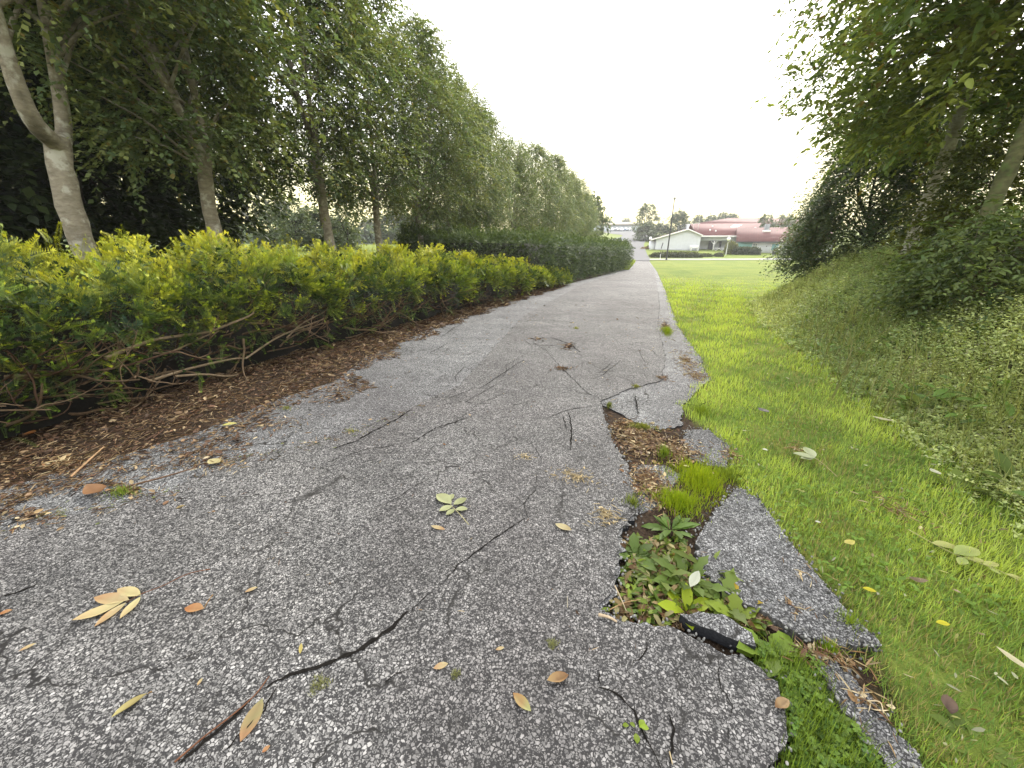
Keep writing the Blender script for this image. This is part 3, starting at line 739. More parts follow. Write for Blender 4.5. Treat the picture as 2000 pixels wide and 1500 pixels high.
# tall tufts standing out of the top, and drooping shoots under the front edge
ty = np.array([2.0, 3.0, 3.6, 4.1, 4.9, 5.4, 6.2, 7.3, 8.2, 9.4, 10.5]); tp = []
for yy in ty:
    for _ in range(22):
        tp.append((foot1(yy) - g.uniform(0.25, 0.75), yy + g.normal(0, 0.09), prof(yy) + top1(yy) + g.uniform(-0.05, 0.16)))
tp = np.array(tp)
yew(h1, tp, norm(g.normal(0, 0.35, tp.shape) + [0.1, 0, 0.8]), norm(g.normal(0, 1, tp.shape) + [0.8, 0, 0.2]), g.uniform(0.1, 0.17, len(tp)),
    np.tile([0.05, 0.085, 0.015], (len(tp), 1)), np.tile([0.33, 0.34, 0.025], (len(tp), 1)), g.uniform(0.4, 1, len(tp)), SPRAY_NEAR)
lp = []
for _ in range(70):
    yy = 1.2 + 9 * g.uniform() ** 1.4; c = np.array([foot1(yy) + g.uniform(-0.15, 0.2), yy, prof(yy) + g.uniform(0.14, 0.4) * top1(yy)])
    for _k in range(9): lp.append(c + g.normal(0, 0.05, 3))
lp = np.array(lp)
yew(h1, lp, norm(g.normal(0, 0.5, lp.shape) + [0.8, 0, 0.0]), norm(g.normal(0, 0.3, lp.shape) + [0, 0, 1]), g.uniform(0.07, 0.13, len(lp)),
    np.tile([0.04, 0.08, 0.014], (len(lp), 1)), np.tile([0.15, 0.24, 0.02], (len(lp), 1)), g.uniform(0.1, 0.9, len(lp)), SPRAY_NEAR)
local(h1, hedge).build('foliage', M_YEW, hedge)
# closed hull for the hedge's dense inside, near black to paint in its shade
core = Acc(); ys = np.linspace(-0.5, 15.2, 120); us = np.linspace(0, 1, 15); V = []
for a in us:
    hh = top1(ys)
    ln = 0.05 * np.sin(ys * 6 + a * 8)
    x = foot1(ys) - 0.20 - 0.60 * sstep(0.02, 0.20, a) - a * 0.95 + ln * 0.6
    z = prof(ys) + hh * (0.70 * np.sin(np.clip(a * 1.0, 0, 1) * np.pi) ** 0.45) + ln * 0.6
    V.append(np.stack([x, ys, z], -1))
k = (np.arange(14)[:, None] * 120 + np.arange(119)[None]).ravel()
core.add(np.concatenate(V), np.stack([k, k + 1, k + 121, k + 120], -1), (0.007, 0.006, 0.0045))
local(core, hedge).build('dark_core', M_TWIG, hedge)
br = Acc(); brc = [(0.10, 0.065, 0.038), (0.15, 0.105, 0.065), (0.07, 0.04, 0.025)]
def branch(acc, p, d, L_, r, lvl=0):
    P0 = [np.array(p)]; dd = np.array(d, float)
    n = 6
    for _ in range(n):
        dd = norm(dd + g.normal(0, 0.22, 3) + [0, 0, 0.05]); P0.append(P0[-1] + dd * L_ / n)
    q = spline(P0, 12)
    acc.add(*tube(q, r * np.linspace(1, 0.35, 12), 6), brc[g.integers(3)])
    if lvl < 2:
        for _ in range(g.integers(1, 4)):
            i = g.integers(3, 11)
            branch(acc, q[i], norm(dd + g.normal(0, 0.7, 3)), L_ * g.uniform(0.3, 0.55), r * 0.5, lvl + 1)
for _ in range(190):
    yy = 0.5 + 13.5 * g.uniform() ** 1.6
    p = (foot1(yy) - g.uniform(0.15, 0.45), yy, prof(yy) + g.uniform(0.04, 0.42) * top1(yy))
    branch(br, p, (g.uniform(0.2, 0.8), g.choice([-0.5, 1.0, 1.0]) * g.uniform(0.5, 1.2), g.uniform(-0.12, 0.35)), g.uniform(0.4, 0.95) * min(1, 0.5 + top1(yy) * 0.5), g.uniform(0.006, 0.016))
for (px, py), (qx, qy), r in [((205, 700), (430, 640), .016), ((430, 640), (520, 585), .013), ((290, 745), (480, 700), .014), ((480, 700), (640, 620), .011), ((300, 690), (420, 650), .010), ((690, 610), (760, 572), .011), ((560, 660), (640, 600), .010), ((340, 735), (465, 732), .012)]:
    # a long bare branch lying just in front of the near black hull
    def hp(x_, y_):
        u_, f_, z_ = ray(x_, y_); xx, yy_ = u_ * cA - f_ * sA, u_ * sA + f_ * cA
        t_ = 3.93 / -xx if xx < 0 else 5
        return np.array([xx * t_, yy_ * t_, EYE + z_ * t_])
    A_, B_ = hp(px, py), hp(qx, qy)
    q = spline([A_, A_ * 0.6 + B_ * 0.4 + g.normal(0, 0.03, 3), A_ * 0.2 + B_ * 0.8 + g.normal(0, 0.03, 3), B_], 14)
    br.add(*tube(q, r * np.linspace(1, 0.6, 14), 7), (0.22, 0.165, 0.105))
local(br, hedge).build('bare_branches', M_TWIG, hedge)

# clipped dark hedge further on
poly2 = np.array([(-7.4, 11.4), (-3.15, 13.0), (-2.75, 16), (-1.8, 22), (-0.62, 29.6), (-1.6, 30.4), (-3.6, 25), (-6.0, 16)])
hedge2 = empty('clipped_hedge', (-3.5, 18, gz(-3.5, 18)), 0, 'taller clipped dark green hedge running along the path beyond the yellow one', 'hedge')
def front2(s): return np.array([np.interp(s, [0, .2, .35, .6, 1], [-7.4, -3.15, -2.75, -1.8, -0.62]), np.interp(s, [0, .2, .35, .6, 1], [11.4, 13.0, 16, 22, 29.6])]).T
def back2(s): return np.array([np.interp(s, [0, .2, .35, .6, 1], [-7.9, -6.9, -5.9, -4.2, -1.6]), np.interp(s, [0, .2, .35, .6, 1], [13.0, 14.5, 17, 22.8, 30.3])]).T
def htop2(p): return np.interp(p[:, 1], [11, 14, 20, 30], [1.33, 1.28, 1.08, 0.80])
h2 = Acc()
N2 = 17000
s = g.uniform(0, 1, N2) ** 1.25; v = g.uniform(0, 1, N2)
fr = front2(s); bk = back2(s)
is_top = v > 0.5
w = np.where(is_top, (v - 0.5) * 2, 0)
xy = fr * (1 - w[:, None]) + bk * w[:, None]
gb = ground(xy[:, 0], xy[:, 1]) * 0 + prof(xy[:, 1]); tz = htop2(xy)
lump = 0.08 * np.sin(xy[:, 1] * 4 + xy[:, 0] * 3) + 0.05 * np.sin(xy[:, 1] * 9 - v * 10)
zz = np.where(is_top, tz + lump * 0.7, gb + (tz - gb) * (0.05 + 0.97 * v * 2))
tn2 = norm(front2(np.clip(s + 0.01, 0, 1)) - front2(np.clip(s - 0.01, 0, 1)))
nrm2 = np.stack([tn2[:, 1], -tn2[:, 0], 0 * s], -1)
nn = np.where(is_top[:, None], np.array([[0, 0, 1.0]]), nrm2)
P2 = np.c_[xy, zz] + nn * (lump + g.normal(0, 0.05, N2))[:, None]
yew(h2, P2, norm(nn + g.normal(0, 0.55, P2.shape) + [0, 0, 0.2]), norm(g.normal(0, 0.4, P2.shape) + [0.2, -0.2, 1]), g.uniform(0.14, 0.26, N2),
    np.array([0.030, 0.056, 0.020]) + g.uniform(0, 1, (N2, 1)) * np.array([0.025, 0.04, 0.010]), np.array([0.09, 0.135, 0.03]) + g.uniform(0, 1, (N2, 1)) * np.array([0.06, 0.07, 0.01]),
    np.clip(g.normal(0.35, 0.3, N2) + 0.25 * is_top, 0, 1), SPRAY_FAR)
local(h2, hedge2).build('foliage', M_YEW, hedge2)
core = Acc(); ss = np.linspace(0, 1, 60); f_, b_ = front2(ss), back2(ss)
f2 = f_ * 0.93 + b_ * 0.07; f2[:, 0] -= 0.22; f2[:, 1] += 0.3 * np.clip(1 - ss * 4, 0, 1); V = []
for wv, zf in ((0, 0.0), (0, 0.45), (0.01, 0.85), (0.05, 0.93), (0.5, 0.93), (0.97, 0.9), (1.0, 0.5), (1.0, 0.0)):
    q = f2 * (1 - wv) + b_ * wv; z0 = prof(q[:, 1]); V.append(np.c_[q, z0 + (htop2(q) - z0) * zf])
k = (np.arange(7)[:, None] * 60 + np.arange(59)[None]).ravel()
core.add(np.concatenate(V), np.stack([k, k + 1, k + 61, k + 60], -1), (0.014, 0.017, 0.009))  # closed dark hull behind the shoots, so nothing shows through
local(core, hedge2).build('dark_core', M_TWIG, hedge2)

# ------------------------------------------------------------------ buildings (view-aligned frame: x right, y away)
M_WALL = plain_mat('pale_painted_wall', (0.58, 0.595, 0.64), 0.7, 0.2, 0.06, 2)
M_WHITE = plain_mat('white_paint', (0.78, 0.78, 0.76), 0.6, 0.3, 0.04, 5)
M_PLINTH = plain_mat('grey_plinth', (0.30, 0.31, 0.31), 0.9, 0.1, 0.1, 3)
M_GLASS = plain_mat('window_glass', (0.12, 0.17, 0.19), 0.1, 0.6, 0.2, 1)
M_TEAL = plain_mat('teal_blind', (0.22, 0.42, 0.46), 0.6, 0.3, 0.1, 2)
M_DARKW = plain_mat('dark_recess', (0.09, 0.095, 0.10), 0.7, 0.2, 0.1, 2)
M_METAL = plain_mat('dark_metal', (0.035, 0.035, 0.04), 0.5, 0.4, 0.1, 5)
M_LPOST = plain_mat('pale_metal', (0.62, 0.62, 0.60), 0.5, 0.4, 0.05, 5)
M_GLOBE = plain_mat('white_globe', (0.85, 0.85, 0.83), 0.3, 0.5, 0.02, 5)
M_BRICK = plain_mat('grey_chimney', (0.24, 0.25, 0.26), 0.9, 0.1, 0.2, 9)
def roof_mat(name, a, c):
    m, N, L, b = new_mat(name)
    P = opos(N)
    wv = N.new('ShaderNodeTexWave'); wv.inputs['Scale'].default_value = 1.4; wv.inputs['Distortion'].default_value = 0.4
    L.new(P, wv.inputs['Vector'])
    n = noise(N, L, 1.6, 5, 0.7, P)
    col = ramp(N, L, n, [(0.3, a), (0.7, c)])
    L.new(mixrgb(N, L, 1.0, col, ramp(N, L, wv.outputs['Fac'], [(0.0, (0.82,) * 3), (1.0, (1.1,) * 3)]), 'MULTIPLY'), b.inputs['Base Color'])
    b.inputs['Roughness'].default_value = 0.75
    bp = N.new('ShaderNodeBump'); bp.inputs['Strength'].default_value = 0.2; bp.inputs['Distance'].default_value = 0.02
    L.new(wv.outputs['Fac'], bp.inputs['Height']); L.new(bp.outputs[0], b.inputs['Normal'])
    return m
M_ROOF = roof_mat('red_roof_tiles', (0.095, 0.019, 0.018), (0.13, 0.033, 0.030))
M_ROOF2 = roof_mat('dull_red_roof_tiles', (0.09, 0.028, 0.026), (0.13, 0.042, 0.038))
def quad_slab(acc, p, th, col=(0.5,) * 3):
    """a thick slab on four corners"""
    p = np.array(p, float); n_ = np.cross(p[1] - p[0], p[3] - p[0]); n_ /= np.linalg.norm(n_)
    V = np.concatenate([p, p - n_ * th])
    acc.add(V, np.array([(0, 1, 2, 3), (7, 6, 5, 4), (0, 4, 5, 1), (1, 5, 6, 2), (2, 6, 7, 3), (3, 7, 4, 0)]), col)
def prism(acc, prof_xz, y0, y1, col=(0.5,) * 3):
    n_ = len(prof_xz); P = np.array(prof_xz, float); c = P.mean(0)
    V = np.concatenate([np.c_[P[:, 0], np.full(n_, y0), P[:, 1]], np.c_[P[:, 0], np.full(n_, y1), P[:, 1]], [[c[0], y0, c[1]], [c[0], y1, c[1]]]])
    i = np.arange(n_); j_ = (i + 1) % n_
    acc.add(V, np.concatenate([np.stack([i, j_, np.full(n_, 2 * n_)], -1), np.stack([j_ + n_, i + n_, np.full(n_, 2 * n_ + 1)], -1)]), col)
    acc.add(V, np.stack([i, i + n_, j_ + n_, j_], -1), col)
def one(fn, name, mat, parent, *a, **k):
    c = Acc(); fn(c, *a, **k); return c.build(name, mat, parent)
def boxes(acc, *bs):
    for b_ in bs: acc.add(*box(*b_))

def view_root(name, px, py, D, lab, cat, zoff=None, group=None):
    r, z = RZ(px, py, D); x, y = rf(r, D)
    if zoff is None: z = gz(x, y)
    return empty(name, (x, y, z), YAW, lab, cat, group), r, z

# white gabled house with a red roof
D1 = 69.0
house, r0, z0 = view_root('gabled_house', 1326, 490, D1, 'pale house with a blank gable wall, red roof with a skylight and a white veranda', 'house', 1)
house.rotation_euler.z = YAW - math.radians(17)
def hx(px, D=D1): return RZ(px, 470, D)[0] - r0
def hz(py, px=1330, D=D1): return RZ(px, py, D)[1] - z0
xl, xa, xr, xe = hx(1284), hx(1340), hx(1366), hx(1438, 71.5)
zl, za, zr = hz(465), hz(447.5), hz(459.5)
one(prism, 'gable_wall', M_WALL, house, [(xl, 0.25), (xr - 0.12, 0.25), (xr - 0.12, zr), (xa, za - 0.15), (xl, zl)], 0, 9)
one(boxes, 'plinth', M_PLINTH, house, (xl - 0.04, xr - 0.08, -0.05, 9, -0.8, 0.25))
zridge = hz(437.5, 1430, 78); zeave = hz(460.5, 1400, 71.0)
one(prism, 'main_wall', M_WALL, house, [(xr - 0.1, 0), (xe, 0), (xe, zeave - 0.1), (xr - 0.1, zeave - 0.1)], 4.2, 12)
one(boxes, 'wall_panel', M_WALL, house, (xr - 0.1, xe, 2.15, 2.3, hz(470, 1400, 71), zeave - 0.12))
rfm = Acc()
ov = 0.35
quad_slab(rfm, [(xl - 0.9, -ov, zl - 0.25), (xa, -ov, za + 0.05), (xa, 9, za + 0.05), (xl - 0.9, 9, zl - 0.25)], 0.12)
quad_slab(rfm, [(xa, -ov, za + 0.06), (xr + 0.1, -ov, zr + 0.02), (xr + 0.1, 9, zr + 0.02), (xa, 9, za + 0.06)], 0.12)
quad_slab(rfm, [(xr - 0.35, 1.6, zeave), (xe + 0.3, 1.6, zeave), (xe + 3.0, 9, zridge), (xa + 1.2, 9, zridge)], 0.12)
quad_slab(rfm, [(xa + 1.2, 9.05, zridge), (xe + 3.0, 9.05, zridge), (xe + 3.0, 15, zeave), (xa + 1.2, 15, zeave)], 0.12)
roof = rfm.build('roof', M_ROOF, house)
vb = Acc()
def bar(acc, p, q, w): acc.add(*tube([p, q], [w, w], 4))
def vergeboard(acc, p, q, hgt=0.2):
    p, q = np.array(p, float), np.array(q, float)
    V = np.array([p, q, q - [0, 0, hgt], p - [0, 0, hgt]]); V2 = V - [0, 0.05, 0]
    acc.add(np.concatenate([V2, V]), np.array([(0, 3, 2, 1), (0, 1, 5, 4), (3, 7, 6, 2), (4, 5, 6, 7)]))
vergeboard(vb, (xl - 0.92, -ov - 0.005, zl - 0.24), (xa, -ov - 0.005, za + 0.06)); vergeboard(vb, (xa, -ov - 0.005, za + 0.06), (xr + 0.12, -ov - 0.005, zr + 0.03))
vergeboard(vb, (xr + 0.12, 1.59, zeave), (xe + 0.35, 1.59, zeave), 0.22)
vb.build('vergeboard', M_WHITE, house)
def on_roof(px, py):            # point of the main roof's front slope
    D = 71 + (py - 460.5) / (437.5 - 460.5) * 7.4
    return hx(px, D), D - D1 - 0.02, hz(py, px, D)
sk = Acc(); a_, b_, c_, d_ = on_roof(1389, 447), on_roof(1401, 447), on_roof(1404, 441.5), on_roof(1390, 441.5)
quad_slab(sk, [np.array(v) + [0, 0, 0.14] for v in (a_, b_, c_, d_)], 0.2)
sk.build('skylight', M_WHITE, roof)
for px, py in ((1358, 445), (1362, 452), (1374, 454), (1434, 449)):
    q = on_roof(px, py); one(boxes, 'roof_vent', M_WHITE, roof, (q[0] - 0.1, q[0] + 0.1, q[1] - 0.1, q[1] + 0.1, q[2] - 0.1, q[2] + 0.35))
q = on_roof(1436, 456); dish = Acc(); an = np.linspace(0, 2 * np.pi, 13)[:-1]
dv = [np.array([q[0], q[1] - 0.25, q[2] + 0.3])] + [np.array([q[0] + 0.35 * math.cos(a), q[1] - 0.35 + 0.1 * math.cos(a), q[2] + 0.3 + 0.28 * math.sin(a)]) for a in an]
dish.add(dv, np.array([(0, 1 + i, 1 + (i + 1) % 12) for i in range(12)])); dish.add(*tube([(q[0], q[1], q[2] - 0.1), (q[0], q[1] - 0.2, q[2] + 0.3)], 0.04, 6))
dish.build('satellite_dish', M_WHITE, roof)
ant = Acc(); ax_ = hx(1340, 74)
bar(ant, (ax_, 5, za), (ax_, 5, za + 1.6), 0.03); bar(ant, (ax_ - 1.0, 5, za + 0.95), (ax_ + 0.2, 5, za + 1.0), 0.025); bar(ant, (ax_ - 0.8, 5, za), (ax_ - 0.8, 5, za + 1.1), 0.02)
ant.build('antenna', M_LPOST, roof)
# veranda: recess, posts with braces, crossed railing
zf, zc = hz(490, 1390, 71), hz(470.5, 1390, 71)
xv0, xv1 = hx(1382, 71), hx(1413, 71)
one(boxes, 'recess_wall', M_DARKW, house, (hx(1371, 72), hx(1381, 72), 3.95, 4.1, zf, zc))
ver = empty('veranda', (0, 0, 0)); ver.parent = house
for xx in (xv0, xv1):
    vp = Acc()
    boxes(vp, (xx - 0.07, xx + 0.07, 1.9, 2.04, zf - 0.3, zc))
    bar(vp, (xx, 1.97, zc - 0.55), (xx + 0.5, 1.97, zc), 0.05); bar(vp, (xx, 1.97, zc - 0.55), (xx - 0.5, 1.97, zc), 0.05)
    vp.build('post', M_WHITE, ver)

vr = Acc(); zt = hz(484.8, 1390, 71)
boxes(vr, (xv0, xv1, 1.92, 2.0, zt, zt + 0.09), (xv0, xv1, 1.92, 2.0, zf - 0.25, zf - 0.16))
for k in range(3):
    a, c = xv0 + (xv1 - xv0) * k / 3, xv0 + (xv1 - xv0) * (k + 1) / 3
    bar(vr, (a, 1.95, zt), (c, 1.95, zf - 0.2), 0.045); bar(vr, (a, 1.95, zf - 0.2), (c, 1.95, zt), 0.045)
vr.build('railing', M_WHITE, ver)
one(boxes, 'porch_floor', M_PLINTH, ver, (xr - 0.1, xv1 + 0.4, 1.8, 4.2, -0.8, zf - 0.28))
one(boxes, 'door', M_DARKW, house, (hx(1387, 72.5), hx(1391, 72.5), 4.1, 4.19, zf, zc - 0.1))
one(boxes, 'lean_to', M_WALL, house, (xl - 0.9, xl + 0.02, 0.4, 7, -0.6, zl - 0.5))
dpipe = Acc(); bar(dpipe, (hx(1297.5), -0.06, hz(474, 1297)), (hx(1295.5), -0.06, hz(486, 1296)), 0.06); dpipe.build('downpipe', M_METAL, house)

# lower house at the right
D2 = 66.0
house2, r0, z0 = view_root('bungalow', 1441, 494, D2, 'long low pale bungalow with dull red roof and grey chimney beside the weedy mound', 'house', 1)
house2.rotation_euler.z = YAW - math.radians(24)
def hx(px, D=D2): return (RZ(px, 470, D)[0] - r0) * 0.97
def hz(py, px=1490, D=D2): return RZ(px, py, D)[1] - z0
x0, x1 = hx(1440), hx(1600)
one(boxes, 'wall', M_WALL, house2, (x0 + 0.3, x1, 0, 7, -0.2, hz(471)))
one(boxes, 'plinth', M_PLINTH, house2, (x0 + 0.28, x1 + 0.02, -0.03, 7.03, -1.2, -0.2))
one(boxes, 'wall_bay', M_TEAL, house2, (hx(1441.5), hx(1468), -0.06, 0.02, hz(484), hz(473)))
rr_ = Acc(); zr2, ze2 = hz(445, 1480, D2 + 4), hz(471, 1480, D2 - 0.6)
quad_slab(rr_, [(x0 - 0.1, -0.7, ze2), (x1, -0.7, ze2), (x1, 3.6, zr2), (x0 - 0.1, 3.6, zr2)], 0.16)
quad_slab(rr_, [(x0 - 0.1, 3.62, zr2), (x1, 3.62, zr2), (x1, 8.0, ze2), (x0 - 0.1, 8.0, ze2)], 0.16)
roof2 = rr_.build('roof', M_ROOF2, house2)
one(boxes, 'gutter', M_METAL, house2, (x0 - 0.1, x1, -0.82, -0.7, ze2 - 0.2, ze2 - 0.05))
cx0, cx1 = hx(1488), hx(1496)
ch = one(boxes, 'chimney', M_BRICK, roof2, (cx0, cx1, 2.4, 3.3, zr2 - 1.2, hz(438, 1494, D2 + 2.6)))
one(boxes, 'chimney_flashing', M_WHITE, roof2, (cx0 - 0.25, cx1 + 0.2, 2.1, 3.5, zr2 - 0.8, zr2 - 0.42))
def window(parent, xa_, xb_, za_, zb_, pane, y=-0.05, muntin=True, nm='window'):
    fr_ = Acc(); w = 0.09
    boxes(fr_, (xa_ - w, xa_, y - 0.03, y + 0.06, za_ - w, zb_ + w), (xb_, xb_ + w, y - 0.03, y + 0.06, za_ - w, zb_ + w), (xa_, xb_, y - 0.03, y + 0.06, zb_, zb_ + w), (xa_, xb_, y - 0.03, y + 0.06, za_ - w, za_))
    if muntin: boxes(fr_, ((xa_ + xb_) / 2 - 0.03, (xa_ + xb_) / 2 + 0.03, y - 0.02, y + 0.05, za_, zb_), (xa_, xb_, y - 0.015, y + 0.05, (za_ + zb_) / 2 - 0.03, (za_ + zb_) / 2 + 0.03))
    f = fr_.build(nm, M_WHITE, parent)
    one(boxes, 'pane', pane, f, (xa_, xb_, y + 0.0, y + 0.03, za_, zb_))
    return f
window(house2, hx(1470), hx(1476.5), hz(483.5), hz(476.5), M_GLASS)
window(house2, hx(1502), hx(1513.5), hz(488.5), hz(476), M_TEAL, muntin=False)
for px in (1526, 1560): window(house2, hx(px), hx(px + 14), hz(488.5), hz(476), M_GLASS)
one(boxes, 'wall_lamp', M_METAL, house2, (hx(1492.5), hx(1494), -0.12, 0, hz(481.5), hz(480)))

# red roofed houses behind
D3 = 92.0
house3, r0, z0 = view_root('rear_house', 1440, 448, D3, 'higher red roofed house looking over the ridge of the gabled house', 'house', 1)
def hx(px, D=D3): return RZ(px, 440, D)[0] - r0
def hz(py, px=1440, D=D3): return RZ(px, py, D)[1] - z0
one(boxes, 'wall', M_WALL, house3, (hx(1352), hx(1600), 0, 8, -4, hz(437)))
r_ = Acc(); quad_slab(r_, [(hx(1346), -0.8, hz(438)), (hx(1600), -0.8, hz(438)), (hx(1600), 5, hz(426, 1440, D3 + 5)), (hx(1420, D3 + 5), 5, hz(426, 1440, D3 + 5))], 0.2)
r_.build('roof', M_ROOF, house3)
one(boxes, 'window_band', M_TEAL, house3, (hx(1357), hx(1378), -0.08, 0.0, hz(444), hz(438.6)))

# commercial building beyond the parking lot
D4 = 212.0
shop, r0, z0 = view_root('store', 1218, 454, D4, 'wide pale blue store with a flat brown roof edge behind the parked cars', 'building', 1)
def hx(px, D=D4): return RZ(px, 440, D)[0] - r0
def hz(py, px=1220, D=D4): return RZ(px, py, D)[1] - z0
M_BLUEW = plain_mat('pale_blue_cladding', (0.50, 0.56, 0.66), 0.6, 0.3, 0.06, 0.3)
M_BROWNR = plain_mat('brown_fascia', (0.36, 0.31, 0.26), 0.7, 0.2, 0.08, 0.3)
one(boxes, 'wall', M_BLUEW, shop, (hx(1180), hx(1252), 0, 30, -3, hz(441)))
one(boxes, 'clerestory', M_DARKW, shop, (hx(1180), hx(1252), 0.3, 30, hz(441), hz(438)))
rq = Acc(); quad_slab(rq, [(hx(1178), -2, hz(438.5)), (hx(1256), -2, hz(436)), (hx(1256), 32, hz(429)), (hx(1186), 32, hz(433))], 0.6); rq.build('roof', M_BROWNR, shop)
one(boxes, 'window_strip', M_GLASS, shop, (hx(1190), hx(1240), -0.2, 0, hz(451), hz(447.5)))
for k_, px in enumerate((1196, 1208, 1220, 1232)): one(boxes, 'pillar', M_WHITE, shop, (hx(px), hx(px) + 0.5, -0.5, -0.2, -1, hz(447)))

# parked cars
def car_meshes(root, body_mat):
    cb = Acc()
    secs = [(-2.1, 0.35, 0.62, 0.72), (-2.0, 0.3, 0.9, 0.82), (-0.9, 0.28, 0.98, 0.86), (0.9, 0.28, 0.98, 0.87), (1.9, 0.3, 0.95, 0.84), (2.1, 0.38, 0.7, 0.76)]
    V = []
    for (x_, zl_, zh_, hw) in secs: V += [(x_, -hw, zl_), (x_, -hw, zh_ - 0.12), (x_, -hw + 0.1, zh_), (x_, hw - 0.1, zh_), (x_, hw, zh_ - 0.12), (x_, hw, zl_)]
    Fq = [(6 * i_ + k_, 6 * i_ + (k_ + 1) % 6, 6 * i_ + 6 + (k_ + 1) % 6, 6 * i_ + 6 + k_) for i_ in range(5) for k_ in range(6)]
    Fq += [(0, 1, 2, 5), (2, 3, 4, 5), (30, 35, 32, 31), (32, 35, 34, 33)]
    cb.add(V, np.array(Fq)); cb.build('body', body_mat, root)
    cw = Acc(); V = [(-1.3, -0.74, 0.97), (1.75, -0.74, 0.95), (1.2, -0.58, 1.43), (-0.5, -0.58, 1.45), (-1.3, 0.74, 0.97), (1.75, 0.74, 0.95), (1.2, 0.58, 1.43), (-0.5, 0.58, 1.45)]
    cw.add(V, np.array([(0, 1, 2, 3), (5, 4, 7, 6), (4, 0, 3, 7), (1, 5, 6, 2)])); cw.build('windows', M_GLASS, root)
    ct = Acc(); ct.add(*box(-0.48, 1.18, -0.57, 0.57, 1.42, 1.49)); ct.build('roof', body_mat, root)
    for sx in (-1.35, 1.35):
        for sy in (-0.8, 0.8):
            w_ = Acc(); an_ = np.linspace(0, 2 * np.pi, 15)[:-1]
            V = [(sx + 0.32 * math.cos(a), sy + o_, 0.32 + 0.32 * math.sin(a)) for o_ in (-0.1, 0.1) for a in an_] + [(sx, sy - 0.1, 0.32), (sx, sy + 0.1, 0.32)]
            w_.add(V, np.array([(i_, (i_ + 1) % 14, 14 + (i_ + 1) % 14, 14 + i_) for i_ in range(14)]))
            w_.add(V, np.array([(i_, (i_ + 1) % 14, 28) for i_ in range(14)] + [(14 + i_, 29, 14 + (i_ + 1) % 14) for i_ in range(14)])); w_.build('wheel', M_METAL, root)
for px, D, c_, rz, lab in ((1194, 196, (0.75, 0.77, 0.8), 1.5, 'white car at the left end of the parked row'), (1203, 195, (0.06, 0.07, 0.09), 1.55, 'dark car beside the white one in the parked row'),
                           (1212, 194, (0.72, 0.74, 0.76), 1.6, 'silver car in the middle of the parked row'), (1221, 195, (0.10, 0.17, 0.28), 1.5, 'dark blue car between two pale ones in the parked row'),
                           (1229, 196, (0.8, 0.8, 0.8), 1.5, 'bright white car at the right end of the parked row')):
    r_, z_ = RZ(px, 455, D); x_, y_ = rf(r_, D)
    root = empty('parked_car', (x_, y_, gz(x_, y_) + 0.13), YAW + rz, lab, 'car', 'cars parked before the store')
    car_meshes(root, plain_mat('car_paint', c_, 0.3, 0.5, 0.02, 1))

# flagpole, lamps, sign, posts
def pole_thing(name, px, py_b, py_t, D, lab, cat, rad, mat, part='pole'):
    r_, zb = RZ(px, py_b, D); x_, y_ = rf(r_, D); zb = min(zb, gz(x_, y_))
    root = empty(name, (x_, y_, zb), 0, lab, cat)
    u, f, z = ray(px, py_t); hgt = EYE + z / f * D - zb
    a = Acc(); a.add(*tube([(0, 0, -0.1), (0, 0, hgt * 0.5), (0, 0, hgt)], [rad, rad * 0.8, rad * 0.5], 10)); a.build(part, mat, root, smooth=True)
    return root, hgt
def ball(acc, c, r, n=10):
    V, Fq = [], []
    for i_ in range(n + 1):
        for j_ in range(2 * n):
            th, ph = math.pi * i_ / n, math.pi * j_ / n
            V.append((c[0] + r * math.sin(th) * math.cos(ph), c[1] + r * math.sin(th) * math.sin(ph), c[2] + r * math.cos(th)))
    for i_ in range(n):
        for j_ in range(2 * n): Fq.append((i_ * 2 * n + j_, (i_ + 1) * 2 * n + j_, (i_ + 1) * 2 * n + (j_ + 1) % (2 * n), i_ * 2 * n + (j_ + 1) % (2 * n)))
    acc.add(V, np.array(Fq))
fp, hh = pole_thing('flagpole', 1301, 511, 389, 50.5, 'tall dark bare flagpole at the corner of the lawn', 'flagpole', 0.10, M_METAL)
a = Acc(); ball(a, (0, 0, hh + 0.08), 0.16, 8); a.build('finial', M_BRICK, fp, smooth=True)
a = Acc(); a.add(*tube([(0, 0, 0), (0, 0, 0.25)], 0.22, 10)); a.build('base', M_PLINTH, fp)
for px, pb, pt, D, rad, lab in ((1268, 488, 468, 84, 0.30, 'globe lamp standing in the orange brown bush by the footpath'), (1417, 500.5, 470, 60, 0.26, 'globe lamp beside the veranda of the gabled house')):
    lp_, hh = pole_thing('globe_lamp', px, pb, pt, D, lab, 'street lamp', 0.06, M_LPOST, 'post')
    a = Acc(); ball(a, (0, 0, hh + rad * 0.8), rad, 9); a.build('globe', M_GLOBE, lp_, smooth=True)
    a = Acc(); a.add(*tube([(0, 0, hh - 0.1), (0, 0, hh + 0.08)], [0.09, 0.12], 10)); a.build('collar', M_METAL, lp_)
mp_, hh = pole_thing('marker_post', 1289, 507, 496, 52, 'thin white marker post in front of the long clipped hedge', 'post', 0.04, M_WHITE)
wp, hh = pole_thing('slender_pole', 931, 468, 352, 21.5, 'thin pale pole among the row of trees behind the clipped hedge', 'pole', 0.045, M_LPOST)
a = Acc(); a.add(*tube([(0, 0, hh), (0.35, -0.2, hh + 0.12)], [0.03, 0.05], 8)); a.build('lamp_arm', M_LPOST, wp)
r_, z_ = RZ(1214, 478, 108); x_, y_ = rf(r_, 108)
sg = empty('road_sign', (x_, y_, gz(x_, y_)), YAW, 'grey blue sign board on two legs by the curving road', 'sign')
zz_ = RZ(1214, 470, 108)[1] - gz(x_, y_); z2_ = RZ(1214, 465.5, 108)[1] - gz(x_, y_)
